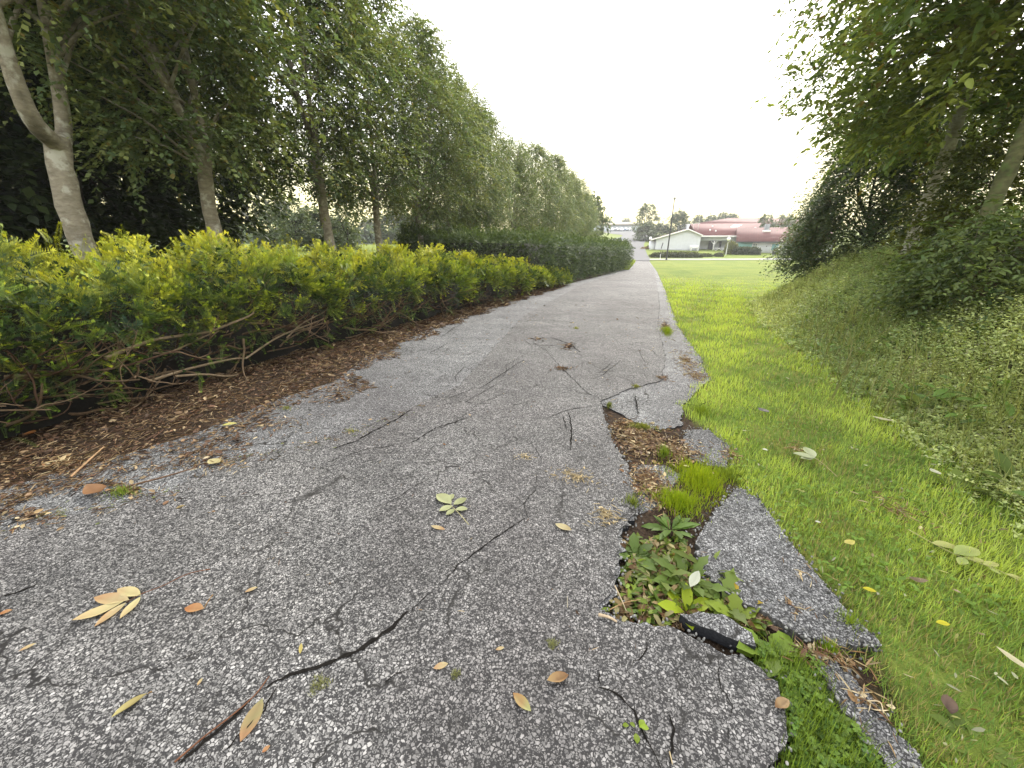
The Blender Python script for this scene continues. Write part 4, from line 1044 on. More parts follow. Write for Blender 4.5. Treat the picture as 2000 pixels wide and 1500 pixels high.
one(boxes, 'board', plain_mat('blue_grey_board', (0.20, 0.25, 0.32), 0.6, 0.3, 0.1, 1), sg, (-0.95, 1.0, -0.06, 0.06, zz_ - 0.05, z2_ - 0.05))
for s_ in (-0.75, 0.8): one(boxes, 'leg', M_METAL, sg, (s_ - 0.06, s_ + 0.06, -0.05, 0.05, -0.2, z2_))
r_, z_ = RZ(1355, 491, 67.6); x_, y_ = rf(r_, 67.6)
bn = empty('bench', (x_, y_, gz(x_, y_) + 0.0), YAW, 'small white bench against the gable wall', 'bench')
bz = max(z_ - gz(x_, y_), 0) + 0.25
one(boxes, 'seat', M_WHITE, bn, (-0.7, 0.75, -0.2, 0.2, bz + 0.2, bz + 0.27)); one(boxes, 'backrest', M_WHITE, bn, (-0.7, 0.75, 0.16, 0.22, bz + 0.3, bz + 0.6))
for s_ in (-0.55, 0.55): one(boxes, 'leg', M_WHITE, bn, (s_ - 0.05, s_ + 0.05, -0.18, 0.18, -0.1, bz + 0.2))

# clipped bushes and low hedges of the gardens
def clipped(name, px0, px1, pyt, pyb, D, depth, pal, lab, cat='hedge', rnd=0.5, n=900, ls=0.22, seed=1):
    gg = np.random.default_rng(seed)
    ra, rb = RZ(px0, pyb, D)[0], RZ(px1, pyb, D)[0]
    zb, zt = RZ((px0 + px1) / 2, pyb, D)[1], RZ((px0 + px1) / 2, pyt, D)[1]
    rc = (ra + rb) / 2; x_, y_ = rf(rc, D)
    g0 = gz(x_, y_); low = min(zb, g0) - 0.1
    root = empty(name, (x_, y_, low), YAW, lab, cat)
    hw, hd, hh_ = (rb - ra) / 2, depth / 2, (zt - low) / 2
    d = norm(gg.normal(0, 1, (n, 3))); ex = 2 + 4 * (1 - rnd)
    s_ = (np.abs(d) ** ex).sum(1) ** (-1 / ex)
    Pn = d * s_[:, None] * np.array([hw, hd, hh_]) * gg.normal(0.96, 0.035, (n, 1)); Pn[:, 2] += hh_
    V, Fc = tile(*LEAF1, frames(norm(d + gg.normal(0, 0.7, d.shape)), norm(gg.normal(0, 1, d.shape) + d)), Pn, ls * gg.uniform(0.7, 1.4, n))
    a = Acc(); pal = np.array(pal); c = pal[0] + (pal[1] - pal[0]) * np.clip(gg.normal(0.4, 0.3, (n, 1)) + 0.25 * d[:, 2:3], 0, 1)
    a.add(V, Fc, rep(c, 4)); a.build('foliage', M_LEAF, root)
    b_ = Acc(); V, Fq = [], []
    m_ = 12
    for i_ in range(m_ + 1):
        for j_ in range(2 * m_):
            th, ph = math.pi * i_ / m_, math.pi * j_ / m_
            v = np.array([math.sin(th) * math.cos(ph), math.sin(th) * math.sin(ph), math.cos(th)]); v = v * (np.abs(v) ** ex).sum() ** (-1 / ex)
            V.append(v * np.array([hw, hd, hh_]) * 0.93 + [0, 0, hh_])
    for i_ in range(m_):
        for j_ in range(2 * m_): Fq.append((i_ * 2 * m_ + j_, (i_ + 1) * 2 * m_ + j_, (i_ + 1) * 2 * m_ + (j_ + 1) % (2 * m_), i_ * 2 * m_ + (j_ + 1) % (2 * m_)))
    b_.add(V, np.array(Fq), pal[0] * 0.8); b_.build('dark_core', M_TWIG, root)  # closed hull behind the leaves, in a darker tone of their colour
    return root
GRN, GRN2 = [(0.045, 0.055, 0.025), (0.085, 0.095, 0.04)], [(0.035, 0.05, 0.025), (0.065, 0.085, 0.04)]
clipped('garden_hedge', 1271, 1367, 494, 508, 56.5, 1.6, GRN, 'long rounded clipped hedge across the street behind the flagpole', rnd=0.3, n=2600, seed=71)
clipped('garden_hedge', 1367, 1386, 497, 507, 58, 1.4, GRN, 'short clipped hedge continuing the long one, before the veranda', rnd=0.4, n=700, seed=72)
clipped('garden_bush', 1394, 1410, 495, 507, 58, 1.3, GRN, 'round clipped bush in front of the veranda', 'bush', rnd=1.0, n=600, seed=73)
clipped('garden_hedge', 1429, 1480, 484, 501, 61.5, 1.5, GRN2, 'dark square hedge under the windows of the bungalow', rnd=0.2, n=2200, seed=74)
clipped('garden_bush', 1414, 1436, 473, 500, 62, 1.4, [(0.09, 0.10, 0.03), (0.15, 0.16, 0.045)], 'yellow green shrub between the gabled house and the bungalow', 'bush', rnd=0.9, n=900, seed=75)
clipped('garden_bush', 1511, 1535, 484, 501, 61, 1.5, GRN2, 'dark bush under the blue window of the bungalow', 'bush', rnd=0.8, n=900, seed=76)
clipped('garden_bush', 1247, 1270, 484, 501, 72, 1.8, [(0.15, 0.105, 0.05), (0.22, 0.155, 0.075)], 'orange brown clipped bush beside the footpath', 'bush', rnd=0.8, n=900, seed=77)
clipped('garden_bush', 1254, 1272, 490, 501, 70, 1.5, GRN, 'small green clipped bush growing into the orange brown one', 'bush', rnd=0.9, n=700, seed=78)
clipped('garden_hedge', 1262, 1289, 481, 492, 76, 1.4, [(0.05, 0.048, 0.03), (0.08, 0.08, 0.045)], 'dark low hedge at the left corner of the gabled house', rnd=0.25, n=1300, seed=79)

# distant trees
far = [tree_meshes(81, 6.0, 0.3, 2.2, 0.14, 1.4, 170, 3, 7, 0.42, PAL_FAR, nlimb=3, fill=0.3, twig_len=0.7, trunk_n=7), tree_meshes(82, 8.0, 1.4, 2.4, 0.16, 2.2, 110, 3, 7, 0.40, PAL_FAR, nlimb=3, fill=0.2, twig_len=0.8, trunk_n=7)]
farroots = {}
def far_tree(px, pyb, pyt, D, wpx, k, lab, rz, group='distant trees'):
    r_, zt = RZ(px, pyt, D); x_, y_ = rf(r_, D); zb = min(gz(x_, y_), RZ(px, pyb, D)[1])
    h_ = zt - zb; w_ = RZ(px + wpx / 2, pyt, D)[0] - RZ(px - wpx / 2, pyt, D)[0]
    if k not in farroots: r = farroots[k] = make_tree('distant_tree', (x_, y_, zb), rz, far[k], M_BARK_DARK, lab, group)
    else:
        r = copy_tree(farroots[k]); r.location = (x_, y_, zb); r.rotation_euler.z = rz; r['label'] = lab
    r.scale = (w_ / (4.8 if k == 0 else 4.8), w_ / 4.8, h_ / (6.2 if k == 0 else 8.2))
    return r
for a in [(1158, 474, 382, 48, 66, 0, 'rounded dense tree at the far end of the row, right of the tall ones', 0.3),
          (1128, 474, 392, 46, 50, 0, 'tree merging with the rounded one on its left side', 1.3),
          (1268, 478, 396, 105, 46, 1, 'sparse tree with sky showing through above the round grey bushes', 0.5),
          (1262, 480, 434, 100, 40, 0, 'grey green bushy tree at the bend of the road', 2.2), (1292, 480, 436, 96, 44, 0, 'grey green bushy tree touching the roof of the gabled house', 4.2),
          (1330, 470, 412, 98, 46, 0, 'dark round tree behind the flagpole', 1.0), (1366, 455, 420, 135, 26, 0, 'small pale tree just above the ridge of the gabled house', 0.0),
          (1390, 455, 420, 140, 30, 0, 'brownish tree over the ridge, left of the dark green pair', 2.0), (1413, 455, 415, 140, 30, 0, 'left one of the dark green pair above the rear roof', 3.0),
          (1432, 455, 417, 140, 34, 0, 'right one of the dark green pair above the rear roof', 5.0), (1500, 470, 417, 84, 34, 1, 'yellow green tree behind the chimney', 0.4),
          (1537, 470, 417, 84, 40, 1, 'green tree right of the chimney, before the dark drooping tree', 2.4), (1224, 455, 426, 260, 22, 0, 'low dome of a tree above the store roof', 0.2),
          (1192, 455, 430, 250, 16, 0, 'small tree at the left end of the store roof', 1.2)]:
    far_tree(*a)
for k_, a in enumerate([(560, 478, 380, 24, 70, 1, 'olive tree beyond the lawn, left of the slim upright trunk', 0.4), (605, 482, 405, 26, 80, 0, 'grey green shrub tree behind the slim upright trunk', 1.4),
          (665, 480, 372, 24, 66, 1, 'thin olive tree between the slim upright and the curved brown trunks', 3.1), (655, 480, 425, 27, 76, 0, 'bluish shrub tree at the edge of the far lawn', 2.2),
          (770, 476, 412, 60, 80, 0, 'misty blue grey tree right of the curved brown trunk', 0.9), (830, 476, 408, 62, 80, 0, 'misty pale tree behind the wide forked base', 2.9),
          (890, 474, 410, 62, 76, 0, 'misty pale tree behind the slender pole', 4.9), (720, 474, 425, 75, 50, 0, 'faint misty tree at the far end of the lawn', 0.1),
          (520, 480, 400, 30, 80, 0, 'shrub tree at the left end of the far lawn', 5.5)]):
    far_tree(*a, 'trees beyond the far lawn')
tw = []
for k_ in range(70):
    px = 300 + k_ * 12 + rng.uniform(-6, 6); tw.append(px)
a = Acc(); gg = np.random.default_rng(5)
n = 9000; az = np.radians(np.interp(gg.uniform(0, 1, n), [0, 1], [-75, -22])); dd = gg.uniform(75, 95, n)
hgt = 3.2 + 1.4 * np.sin(az * 31) + 0.9 * np.sin(az * 77); zz = gg.uniform(0, 1, n) ** 0.8 * hgt
xx, yy = dd * np.sin(az), dd * np.cos(az)
V, Fc = tile(*LEAF1, frames(norm(gg.normal(0, 1, (n, 3))), norm(gg.normal(0, 1, (n, 3)))), np.c_[xx, yy, ground(xx, yy) + zz], gg.uniform(0.5, 1.1, n))
a.add(V, Fc, rep(np.array([0.10, 0.14, 0.09]) * gg.uniform(0.8, 1.25, (n, 1)), 4))
tag(a.build('treeline', M_LEAF), 'hazy belt of woodland along the far side of the lawn', 'woodland', kind='stuff')

# ------------------------------------------------------------------ grass
def polar(n, r0, r1, a0, a1, p, g_):
    """points about the standing place, density falling as r^-p (a in degrees right of the path direction)"""
    e_ = 2 - p
    r = (r0 ** e_ + g_.uniform(0, 1, n) * (r1 ** e_ - r0 ** e_)) ** (1 / e_)
    a = np.radians(g_.uniform(a0, a1, n))
    return r * np.sin(a), r * np.cos(a), r
def in_poly(x, y, poly):
    ins = np.zeros(len(x), bool); n_ = len(poly)
    for i_ in range(n_):
        (xa_, ya_), (xb_, yb_) = poly[i_], poly[(i_ + 1) % n_]
        c = ((ya_ > y) != (yb_ > y)) & (x < (xb_ - xa_) * (y - ya_) / (yb_ - ya_ + 1e-12) + xa_)
        ins ^= c
    return ins
SLABS = [GP((1440, 953), (1482, 975), (1530, 1040), (1600, 1130), (1662, 1200), (1722, 1262), (1640, 1262), (1560, 1240), (1500, 1200), (1420, 1160), (1365, 1110), (1362, 1050), (1395, 1000)),
         GP((1592, 1288), (1650, 1296), (1720, 1386), (1800, 1492), (1860, 1590), (1790, 1590), (1700, 1450), (1640, 1375)),
         GP((1340, 838), (1385, 838), (1425, 872), (1420, 912), (1370, 905), (1330, 880))]
def blades(acc, x, y, z, h, wdt, lean, cols, g_):
    n_ = len(x)
    a = g_.uniform(0, 2 * np.pi, n_); l = np.abs(g_.normal(lean, 0.3, n_))
    d = norm(np.stack([np.cos(a) * l, np.sin(a) * l, np.ones(n_)], -1))
    up = norm(np.stack([-np.cos(a), -np.sin(a), l * 0 + 0.2], -1))
    R = frames(d, up); S = np.stack([wdt, h, h], -1); T = np.stack([x, y, z], -1)
    V, Fq = tile(BLADE[0], BLADE[1], R, T, S)
    Ft = (BLADE[2][None] + (np.arange(n_) * 5)[:, None, None]).reshape(-1, 3)
    c = rep(cols, 5) * np.tile(np.array([0.7, 0.7, 1.0, 1.0, 1.15]), n_)[:, None]
    k0 = acc.n
    acc.add(V, Fq, c); acc.T.append(Ft + k0)
g = np.random.default_rng(91)
lawn_acc = Acc()
N_ = 350000
x, y, r = polar(N_, 0.42, 24, 0, 92, 1.72, g)
edge = right_edge(y) + 0.03 * np.sin(y * 9) + 0.03 * np.sin(y * 23 + 1) + g.normal(0, 0.02, N_)
md = mound_d(x, y)
keep = (x > edge - 0.02) & (md < 0.12 + g.normal(0, 0.08, N_)) & (x < 9) & (g.uniform(0, 1, N_) < 1.05 - sstep(11, 24, r))
for s_ in SLABS: keep &= ~in_poly(x + g.normal(0, 0.022, N_), y + g.normal(0, 0.03, N_), s_)
patchv = np.sin(x * 3.1 + y * 1.3) * np.sin(y * 2.3 - x * 1.7) + 0.5 * np.sin(x * 9 + 1) * np.sin(y * 7)
bare = (patchv < -0.62) & (g.uniform(0, 1, N_) < 0.3)
keep &= ~bare
x, y, r, md, patchv = x[keep], y[keep], r[keep], md[keep], patchv[keep]
n_ = len(x)
h_ = (0.036 + 0.036 * g.uniform(0, 1, n_)) * np.clip(0.85 + 0.04 * r, 0.9, 1.25) * (1 + 0.35 * patchv * 0.5)
w_ = 0.0030 * np.clip(0.6 + 0.36 * r, 0.9, 5.5)
q_ = np.clip(0.46 + 0.46 * patchv + 0.25 * np.sin(x * 14) * np.sin(y * 11 + x * 5) + g.normal(0, 0.28, n_) + 0.25 * sstep(3, 9, r), 0, 1)[:, None]
cols = np.array([0.145, 0.25, 0.055]) * (1 - q_) + np.array([0.48, 0.58, 0.115]) * q_
dry = g.uniform(0, 1, n_) < 0.07 + 0.22 * (patchv < -0.4)
cols[dry] = np.array([0.36, 0.32, 0.13]) * g.uniform(0.6, 1.1, (dry.sum(), 1))
blades(lawn_acc, x, y, ground(x, y) - 0.022, h_, w_, 0.95, cols, g)
# daisies, clover and plantain leaves among the blades
x2, y2, r2 = polar(9000, 0.9, 9, 15, 60, 1.7, g)
kp = (x2 > right_edge(y2) + 0.04) & (mound_d(x2, y2) < 0.1) & (np.sin(x2 * 5 + 2) * np.sin(y2 * 4) > -0.2)
for s_ in SLABS: kp &= ~in_poly(x2, y2, s_)
x2, y2 = x2[kp], y2[kp]; n2 = len(x2)
V, Fc = tile(*LEAF2, frames(norm(g.normal(0, 1, (n2, 3)) * [1, 1, 0.25]), norm(g.normal(0, 0.4, (n2, 3)) + [0, 0, 1])), np.c_[x2, y2, ground(x2, y2) + 0.012], g.uniform(0.015, 0.035, n2))
lawn_acc.add(V, Fc, rep(np.array([0.14, 0.23, 0.035]) * g.uniform(0.7, 1.4, (n2, 1)), 6))
x3, y3, r3 = polar(1500, 1.0, 12, 15, 66, 1.7, g)
kp = (x3 > right_edge(y3) + 0.05) & (mound_d(x3, y3) < 0.15) & (g.uniform(0, 1, 1500) < 0.35 + 0.4 * (np.sin(x3 * 4) * np.sin(y3 * 3) > 0))
x3, y3, r3 = x3[kp], y3[kp], r3[kp]; n3 = len(x3)
V, Fc = tile(*LEAF2, frames(norm(g.normal(0, 1, (n3, 3)) * [1, 1, 0.3]), norm(g.normal(0, 0.5, (n3, 3)) + [0, 0, 1])), np.c_[x3, y3, ground(x3, y3) + g.uniform(0.005, 0.03, n3)], np.stack([g.uniform(0.008, 0.03, n3), g.uniform(0.012, 0.045, n3), g.uniform(0.01, 0.03, n3)], -1) * np.clip(0.6 + 0.12 * r3, 0.7, 1.6)[:, None])
lawn_acc.add(V, Fc, rep(np.array([(0.42, 0.42, 0.28), (0.30, 0.24, 0.12), (0.16, 0.10, 0.05), (0.36, 0.36, 0.12)])[g.choice(4, n3, p=[.35, .3, .15, .2])] * g.uniform(0.6, 1.2, (n3, 1)), 6))
tag(lawn_acc.build('grass', M_GRASS), 'short mown lawn grass between the path and the weedy mound', 'grass', kind='stuff')
# grass along the left verge, beyond the clipped hedge
va = Acc(); n_ = 9000
y = g.uniform(28, 55, n_); x = np.interp(y, [28, 30, 50, 55], [-0.55, -0.5, -0.3, -0.4]) - np.abs(g.normal(0, 0.9, n_))
blades(va, x, y, ground(x, y) - 0.02, g.uniform(0.06, 0.14, n_), np.full(n_, 0.03), 0.6, np.array([0.22, 0.29, 0.02]) * g.uniform(0.7, 1.3, (n_, 1)), g)
tag(va.build('verge_grass', M_GRASS), 'grass verge at the far end of the clipped hedge', 'grass', kind='stuff')

# weedy mound: a mass of leafy stalks and bent long grass
ug = Acc(); N_ = 72000
x, y, r = polar(N_, 1.9, 19, 8, 66, 1.55, g)
md = mound_d(x, y)
kp = (md > 0.0 + g.normal(0, 0.08, N_)) & (md < 8)
x, y, r, md = x[kp], y[kp], r[kp], md[kp]; n_ = len(x)
z0_ = ground(x, y)
vig = 0.6 + 0.4 * np.sin(x * 2.3 + 1) * np.sin(y * 1.7) + 0.25 * np.sin(x * 6.1) * np.sin(y * 5.3 + 2)
sh = np.clip(0.07 + 0.22 * sstep(0, 0.9, md), 0, 1) * np.clip(vig, 0.35, 1.4) * g.uniform(0.5, 1.25, n_) * np.clip(0.9 + 0.02 * r, 1, 1.3)
hue = np.clip(0.45 + 0.35 * np.sin(x * 1.3 - y * 0.9 + 0.5) + g.normal(0, 0.25, n_), 0, 1)[:, None]
sc0 = np.array([0.23, 0.32, 0.12]) * (1 - hue) + np.array([0.52, 0.57, 0.24]) * hue
nl_ = 8
sd_ = norm(np.c_[g.normal(0, 0.55, n_) - 0.15, g.normal(0, 0.55, n_), np.ones(n_)])
tt = np.tile(np.linspace(0.2, 1.0, nl_), n_)
Pb = rep(np.c_[x, y, z0_], nl_) + rep(sd_ * sh[:, None], nl_) * tt[:, None]
aa = np.tile(np.arange(nl_) * 2.4, n_) + rep(g.uniform(0, 6.28, n_), nl_)
ld = norm(np.stack([np.cos(aa), np.sin(aa), g.normal(0.15, 0.4, len(aa))], -1))
ls_ = rep(np.clip(0.010 + 0.0045 * r, 0.016, 0.08) * g.uniform(0.6, 1.4, n_), nl_) * (1.15 - 0.5 * tt)
V, Fc = tile(*LEAF2, frames(ld, norm(g.normal(0, 0.45, ld.shape) + [0, 0, 1])), Pb, ls_)
cc = rep(sc0, nl_) * g.uniform(0.7, 1.35, (len(aa), 1))
pale = g.uniform(0, 1, len(aa)) < 0.06
cc[pale] = np.array([0.45, 0.46, 0.30]) * g.uniform(0.7, 1.2, (pale.sum(), 1))
ug.add(V, Fc, rep(cc, 6))
nb = 46000                                                                 # bent long grass, thickest along the foot
x, y, r = polar(nb, 1.9, 16, 8, 66, 1.6, g)
md = mound_d(x, y)
kp = (md > -0.05) & (md < 5) & (g.uniform(0, 1, nb) < 0.34 + 0.8 * np.exp(-((md - 0.45) / 0.4) ** 2))
x, y, r, md = x[kp], y[kp], r[kp], md[kp]; n_ = len(x)
hq = np.clip(g.normal(0.5, 0.3, n_), 0, 1)[:, None]
blades(ug, x, y, ground(x, y), g.uniform(0.12, 0.34, n_) * np.clip(0.6 + md, 0.6, 1.1), 0.0035 * np.clip(0.6 + 0.3 * r, 1, 5), 1.1, np.array([0.13, 0.19, 0.04]) * (1 - hq) + np.array([0.33, 0.34, 0.13]) * hq, g)
nb = 2600                                                                  # broad docks and nettles at the near foot
x, y, r = polar(nb, 2.2, 8, 18, 64, 1.5, g); md = mound_d(x, y)
kp = (md > 0.0) & (md < 0.8) & (np.sin(x * 4 + y * 3) > -0.1)
x, y = x[kp], y[kp]; n_ = len(x)
lf = leaf(4, 0.34, 0.15, 0.3)
aa = g.uniform(0, 6.28, n_)
V, Fc = tile(*lf, frames(norm(np.stack([np.cos(aa), np.sin(aa), g.uniform(0.2, 1.0, n_)], -1)), norm(g.normal(0, 0.3, (n_, 3)) + [0, 0, 1])), np.c_[x, y, ground(x, y) + g.uniform(0, 0.16, n_)], g.uniform(0.06, 0.16, n_))
ug.add(V, Fc, rep(np.array([0.10, 0.17, 0.035]) * g.uniform(0.7, 1.6, (n_, 1)), len(lf[0])))
tag(ug.build('undergrowth', M_GRASS), 'tangled weeds and bent long grass covering the mound', 'undergrowth', kind='stuff')
st_acc = Acc()
for (rel, d, hh) in ((24.5, 5.2, 0.55), (26.5, 4.6, 0.5), (22, 6.6, 0.5), (25.5, 9.0, 0.6), (20.5, 10.5, 0.6), (30, 4.2, 0.45)):
    x0, y0 = at_rel(rel, d)
    for _ in range(7):
        xx, yy = x0 + g.normal(0, 0.12), y0 + g.normal(0, 0.12); zz = gz(xx, yy); a_ = g.uniform(0, 6.28); hq = hh * g.uniform(0.7, 1.2)
        q = spline([(xx, yy, zz), (xx + 0.05 * math.cos(a_), yy + 0.05 * math.sin(a_), zz + hq * 0.6), (xx + 0.22 * math.cos(a_), yy + 0.22 * math.sin(a_), zz + hq)], 7)
        st_acc.add(*tube(q, np.linspace(0.004, 0.0015, 7), 4), (0.26, 0.26, 0.10))
tag(st_acc.build('grass_stalks', M_GRASS), 'pale dry seed stalks standing above the weeds', 'grass', kind='stuff')

# ------------------------------------------------------------------ litter of needles, bark bits and dead leaves
def litter(acc, x, y, zoff, size, g_, pal, tall=0.6):
    n_ = len(x); k_ = g_.uniform(0, 1, n_) < tall
    pal = np.array(pal)
    c = pal[g_.integers(len(pal), size=n_)] * g_.uniform(0.6, 1.35, (n_, 1))
    a = g_.uniform(0, 6.28, n_)
    D = norm(np.stack([np.cos(a), np.sin(a), g_.normal(0.0, 0.22, n_)], -1)); U = norm(g_.normal(0, 0.5, (n_, 3)) + [0, 0, 1])
    T = np.c_[x, y, ground(x, y) + zoff + np.abs(g_.normal(0, 0.005, n_))]
    S = size * g_.uniform(0.5, 1.5, n_)
    S1 = np.stack([S * 0.28, S * 1.6, S], -1)
    for mk, sz in ((k_, S1), (~k_, np.stack([S, S, S], -1))):
        if mk.sum():
            V, Fc = tile(*LEAF2, frames(D[mk], U[mk]), T[mk], sz[mk]); acc.add(V, Fc, rep(c[mk], 6))
BROWN = [(0.10, 0.055, 0.032), (0.15, 0.085, 0.048), (0.20, 0.13, 0.075), (0.05, 0.032, 0.022), (0.32, 0.24, 0.14), (0.12, 0.065, 0.04), (0.07, 0.042, 0.027), (0.26, 0.18, 0.10)]
STRAW = [(0.40, 0.31, 0.17), (0.32, 0.22, 0.11), (0.22, 0.13, 0.06), (0.46, 0.38, 0.24), (0.16, 0.085, 0.04)]
g = np.random.default_rng(101)
lt = Acc(); n_ = 60000
y = 0.3 + 14.5 * g.uniform(0, 1, n_) ** 2.2
inner, outer = foot1(y) - 0.55, np.interp(y, [0.3, 0.76, 1.4, 2.27, 3.07, 3.9, 6, 10, 15], [-2.95, -2.8, -2.55, -2.55, -2.5, -2.95, -3.1, -2.95, -2.45])
v = g.uniform(0, 1, n_) ** 0.8
x = inner + (outer - inner) * (v + 0.10 * np.sin(y * 5.1) * v + 0.05 * np.sin(y * 13) * v)
dens = np.clip(1.15 - v * 0.7 + 0.25 * np.sin(x * 9 + y * 4), 0.12, 1)
kp = g.uniform(0, 1, n_) < dens
litter(lt, x[kp], y[kp], 0.006, np.clip(0.016 + 0.0045 * y[kp], 0.018, 0.06) * g.uniform(0.6, 1.8, kp.sum()), g, BROWN, 0.8)
tag(lt.build('hedge_litter', M_DRY), 'brown mulch of dead needles, bark and twigs under the hedge', 'leaf litter', kind='stuff')
lt = Acc()
def spot(px, py, sx, sy, n_, size, pal, zoff, tall=0.7):
    c = np.array(G(px, py)); th = g.uniform(0, 6.28, n_); rr = np.abs(g.normal(0, 0.55, n_))
    litter(lt, c[0] + sx * rr * np.cos(th), c[1] + sy * rr * np.sin(th), zoff, size, g, pal, tall)
spot(1255, 860, 0.17, 0.24, 1500, 0.030, BROWN + STRAW, -0.006); spot(1250, 850, 0.30, 0.30, 700, 0.03, BROWN + STRAW, -0.004); spot(1215, 830, 0.10, 0.12, 400, 0.03, BROWN + STRAW, -0.004); spot(1320, 880, 0.2, 0.22, 900, 0.028, STRAW + BROWN[:3], -0.004); spot(1265, 940, 0.14, 0.25, 800, 0.026, STRAW + BROWN[:3], 0.0)
spot(1300, 970, 0.10, 0.16, 500, 0.024, STRAW + BROWN[:3], 0.0); spot(1185, 1010, 0.07, 0.09, 130, 0.022, STRAW[:1] + STRAW[3:4], 0.012, 0.95); spot(1125, 935, 0.16, 0.09, 200, 0.020, STRAW[:1] + STRAW[3:4], 0.012, 0.95)
spot(1025, 895, 0.05, 0.03, 60, 0.018, STRAW[3:4], 0.012, 0.95); spot(1340, 705, 0.16, 0.7, 420, 0.030, STRAW, 0.002, 0.9); spot(1300, 640, 0.10, 1.1, 320, 0.034, BROWN + STRAW, 0.008, 0.8)
spot(1360, 735, 0.16, 0.3, 300, 0.026, STRAW, 0.002, 0.95); spot(1295, 740, 0.08, 0.12, 70, 0.03, BROWN, 0.012); spot(1108, 680, 0.07, 0.30, 60, 0.05, BROWN, 0.012); spot(1098, 722, 0.12, 0.10, 60, 0.04, BROWN, 0.012)
spot(1050, 664, 0.12, 0.16, 40, 0.05, BROWN, 0.012); spot(1260, 1170, 0.07, 0.06, 200, 0.032, BROWN + STRAW, -0.03, 0.4); spot(1300, 1090, 0.06, 0.09, 120, 0.03, STRAW, -0.03, 0.4)
spot(1330, 1200, 0.1, 0.03, 120, 0.03, STRAW + BROWN, -0.03, 0.5); spot(1480, 1200, 0.05, 0.04, 130, 0.03, BROWN + STRAW, -0.02, 0.6); spot(1590, 1280, 0.09, 0.03, 110, 0.032, BROWN + STRAW, -0.01, 0.6)
spot(1570, 1120, 0.12, 0.12, 22, 0.026, STRAW, 0.004, 0.9); spot(1640, 1290, 0.10, 0.06, 60, 0.026, STRAW, 0.004, 0.9); spot(1690, 1370, 0.07, 0.12, 50, 0.028, STRAW, 0.004, 0.9); spot(1430, 890, 0.06, 0.12, 120, 0.026, STRAW, 0.0, 0.8)
spot(1555, 1190, 0.08, 0.05, 22, 0.02, STRAW, 0.006, 0.9); spot(120, 905, 0.45, 0.25, 300, 0.03, STRAW, 0.008, 0.85); spot(430, 905, 0.35, 0.12, 120, 0.028, STRAW, 0.008, 0.85); spot(250, 960, 0.4, 0.05, 160, 0.028, STRAW + BROWN, 0.008, 0.7)
spot(60, 1010, 0.3, 0.06, 140, 0.026, STRAW + BROWN, 0.008, 0.7); spot(520, 830, 0.5, 0.2, 150, 0.028, STRAW + BROWN, 0.008, 0.8); spot(1550, 880, 0.1, 0.14, 60, 0.026, STRAW, 0.01, 0.9); spot(1750, 1000, 0.18, 0.25, 90, 0.028, STRAW, 0.015, 0.9)
xs, ys = g.uniform(-2.6, 0.6, 420), 0.9 + 9 * g.uniform(0, 1, 420) ** 1.5
litter(lt, xs, ys, 0.012, np.clip(0.012 + 0.003 * ys, 0.012, 0.04), g, BROWN + STRAW, 0.8)
for k_ in range(26):
    t_ = k_ / 25; px_ = np.interp(t_, [0, .25, .42, .55, .75, 1], [0, 200, 340, 440, 600, 820]); py_ = np.interp(px_, [0, 200, 340, 440, 600, 700, 820], [1042, 998, 960, 904, 870, 842, 795])
    spot(px_, py_, 0.16, 0.03, int(g.uniform(4, 34)), 0.022, STRAW + BROWN + [(0.14, 0.17, 0.05)] * 4, 0.006, 0.8)
tag(lt.build('leaf_litter', M_DRY), 'scattered straw, bark chips and dead leaf bits on the broken asphalt', 'leaf litter', kind='stuff')

gs = Acc(); g = np.random.default_rng(131); ph = (1 + 5 ** 0.5) / 2
IV = norm(np.array([(-1, ph, 0), (1, ph, 0), (-1, -ph, 0), (1, -ph, 0), (0, -1, ph), (0, 1, ph), (0, -1, -ph), (0, 1, -ph), (ph, 0, -1), (ph, 0, 1), (-ph, 0, -1), (-ph, 0, 1)], float))
IF = np.array([(0, 11, 5), (0, 5, 1), (0, 1, 7), (0, 7, 10), (0, 10, 11), (1, 5, 9), (5, 11, 4), (11, 10, 2), (10, 7, 6), (7, 1, 8), (3, 9, 4), (3, 4, 2), (3, 2, 6), (3, 6, 8), (3, 8, 9), (4, 9, 5), (2, 4, 11), (6, 2, 10), (8, 6, 7), (9, 8, 1)])
edges = [hole_left + hole_low] + [s_ + s_[:1] for s_ in SLABS] + [[(p_[0], p_[1]) for p_ in far_right[3:7]]]
pts = []
for ed in edges:
    for a_, b_ in zip(ed[:-1], ed[1:]):
        a_, b_ = np.array(a_), np.array(b_); k_ = int(np.linalg.norm(b_ - a_) * 110) if np.linalg.norm(b_ - a_) < 1 else 40
        for _ in range(k_): pts.append(a_ + (b_ - a_) * g.uniform() + g.normal(0, 0.022, 2))
pts = np.array(pts); n_ = len(pts)
Qr = norm(g.normal(0, 1, (n_, 3)))
V, Fc = tile(IV, IF, frames(Qr, norm(g.normal(0, 1, (n_, 3)))), np.c_[pts, ground(pts[:, 0], pts[:, 1]) + g.uniform(-0.012, 0.012, n_)], np.stack([g.uniform(0.003, 0.008, n_), g.uniform(0.004, 0.010, n_), g.uniform(0.003, 0.006, n_)], -1))
gs.add(V, Fc, rep(np.array([0.17, 0.168, 0.16]) * g.uniform(0.35, 1.7, (n_, 1)), 12))
tag(gs.build('gravel', M_TWIG), 'loose stone chips crumbling off the broken asphalt edges', 'gravel', kind='stuff')

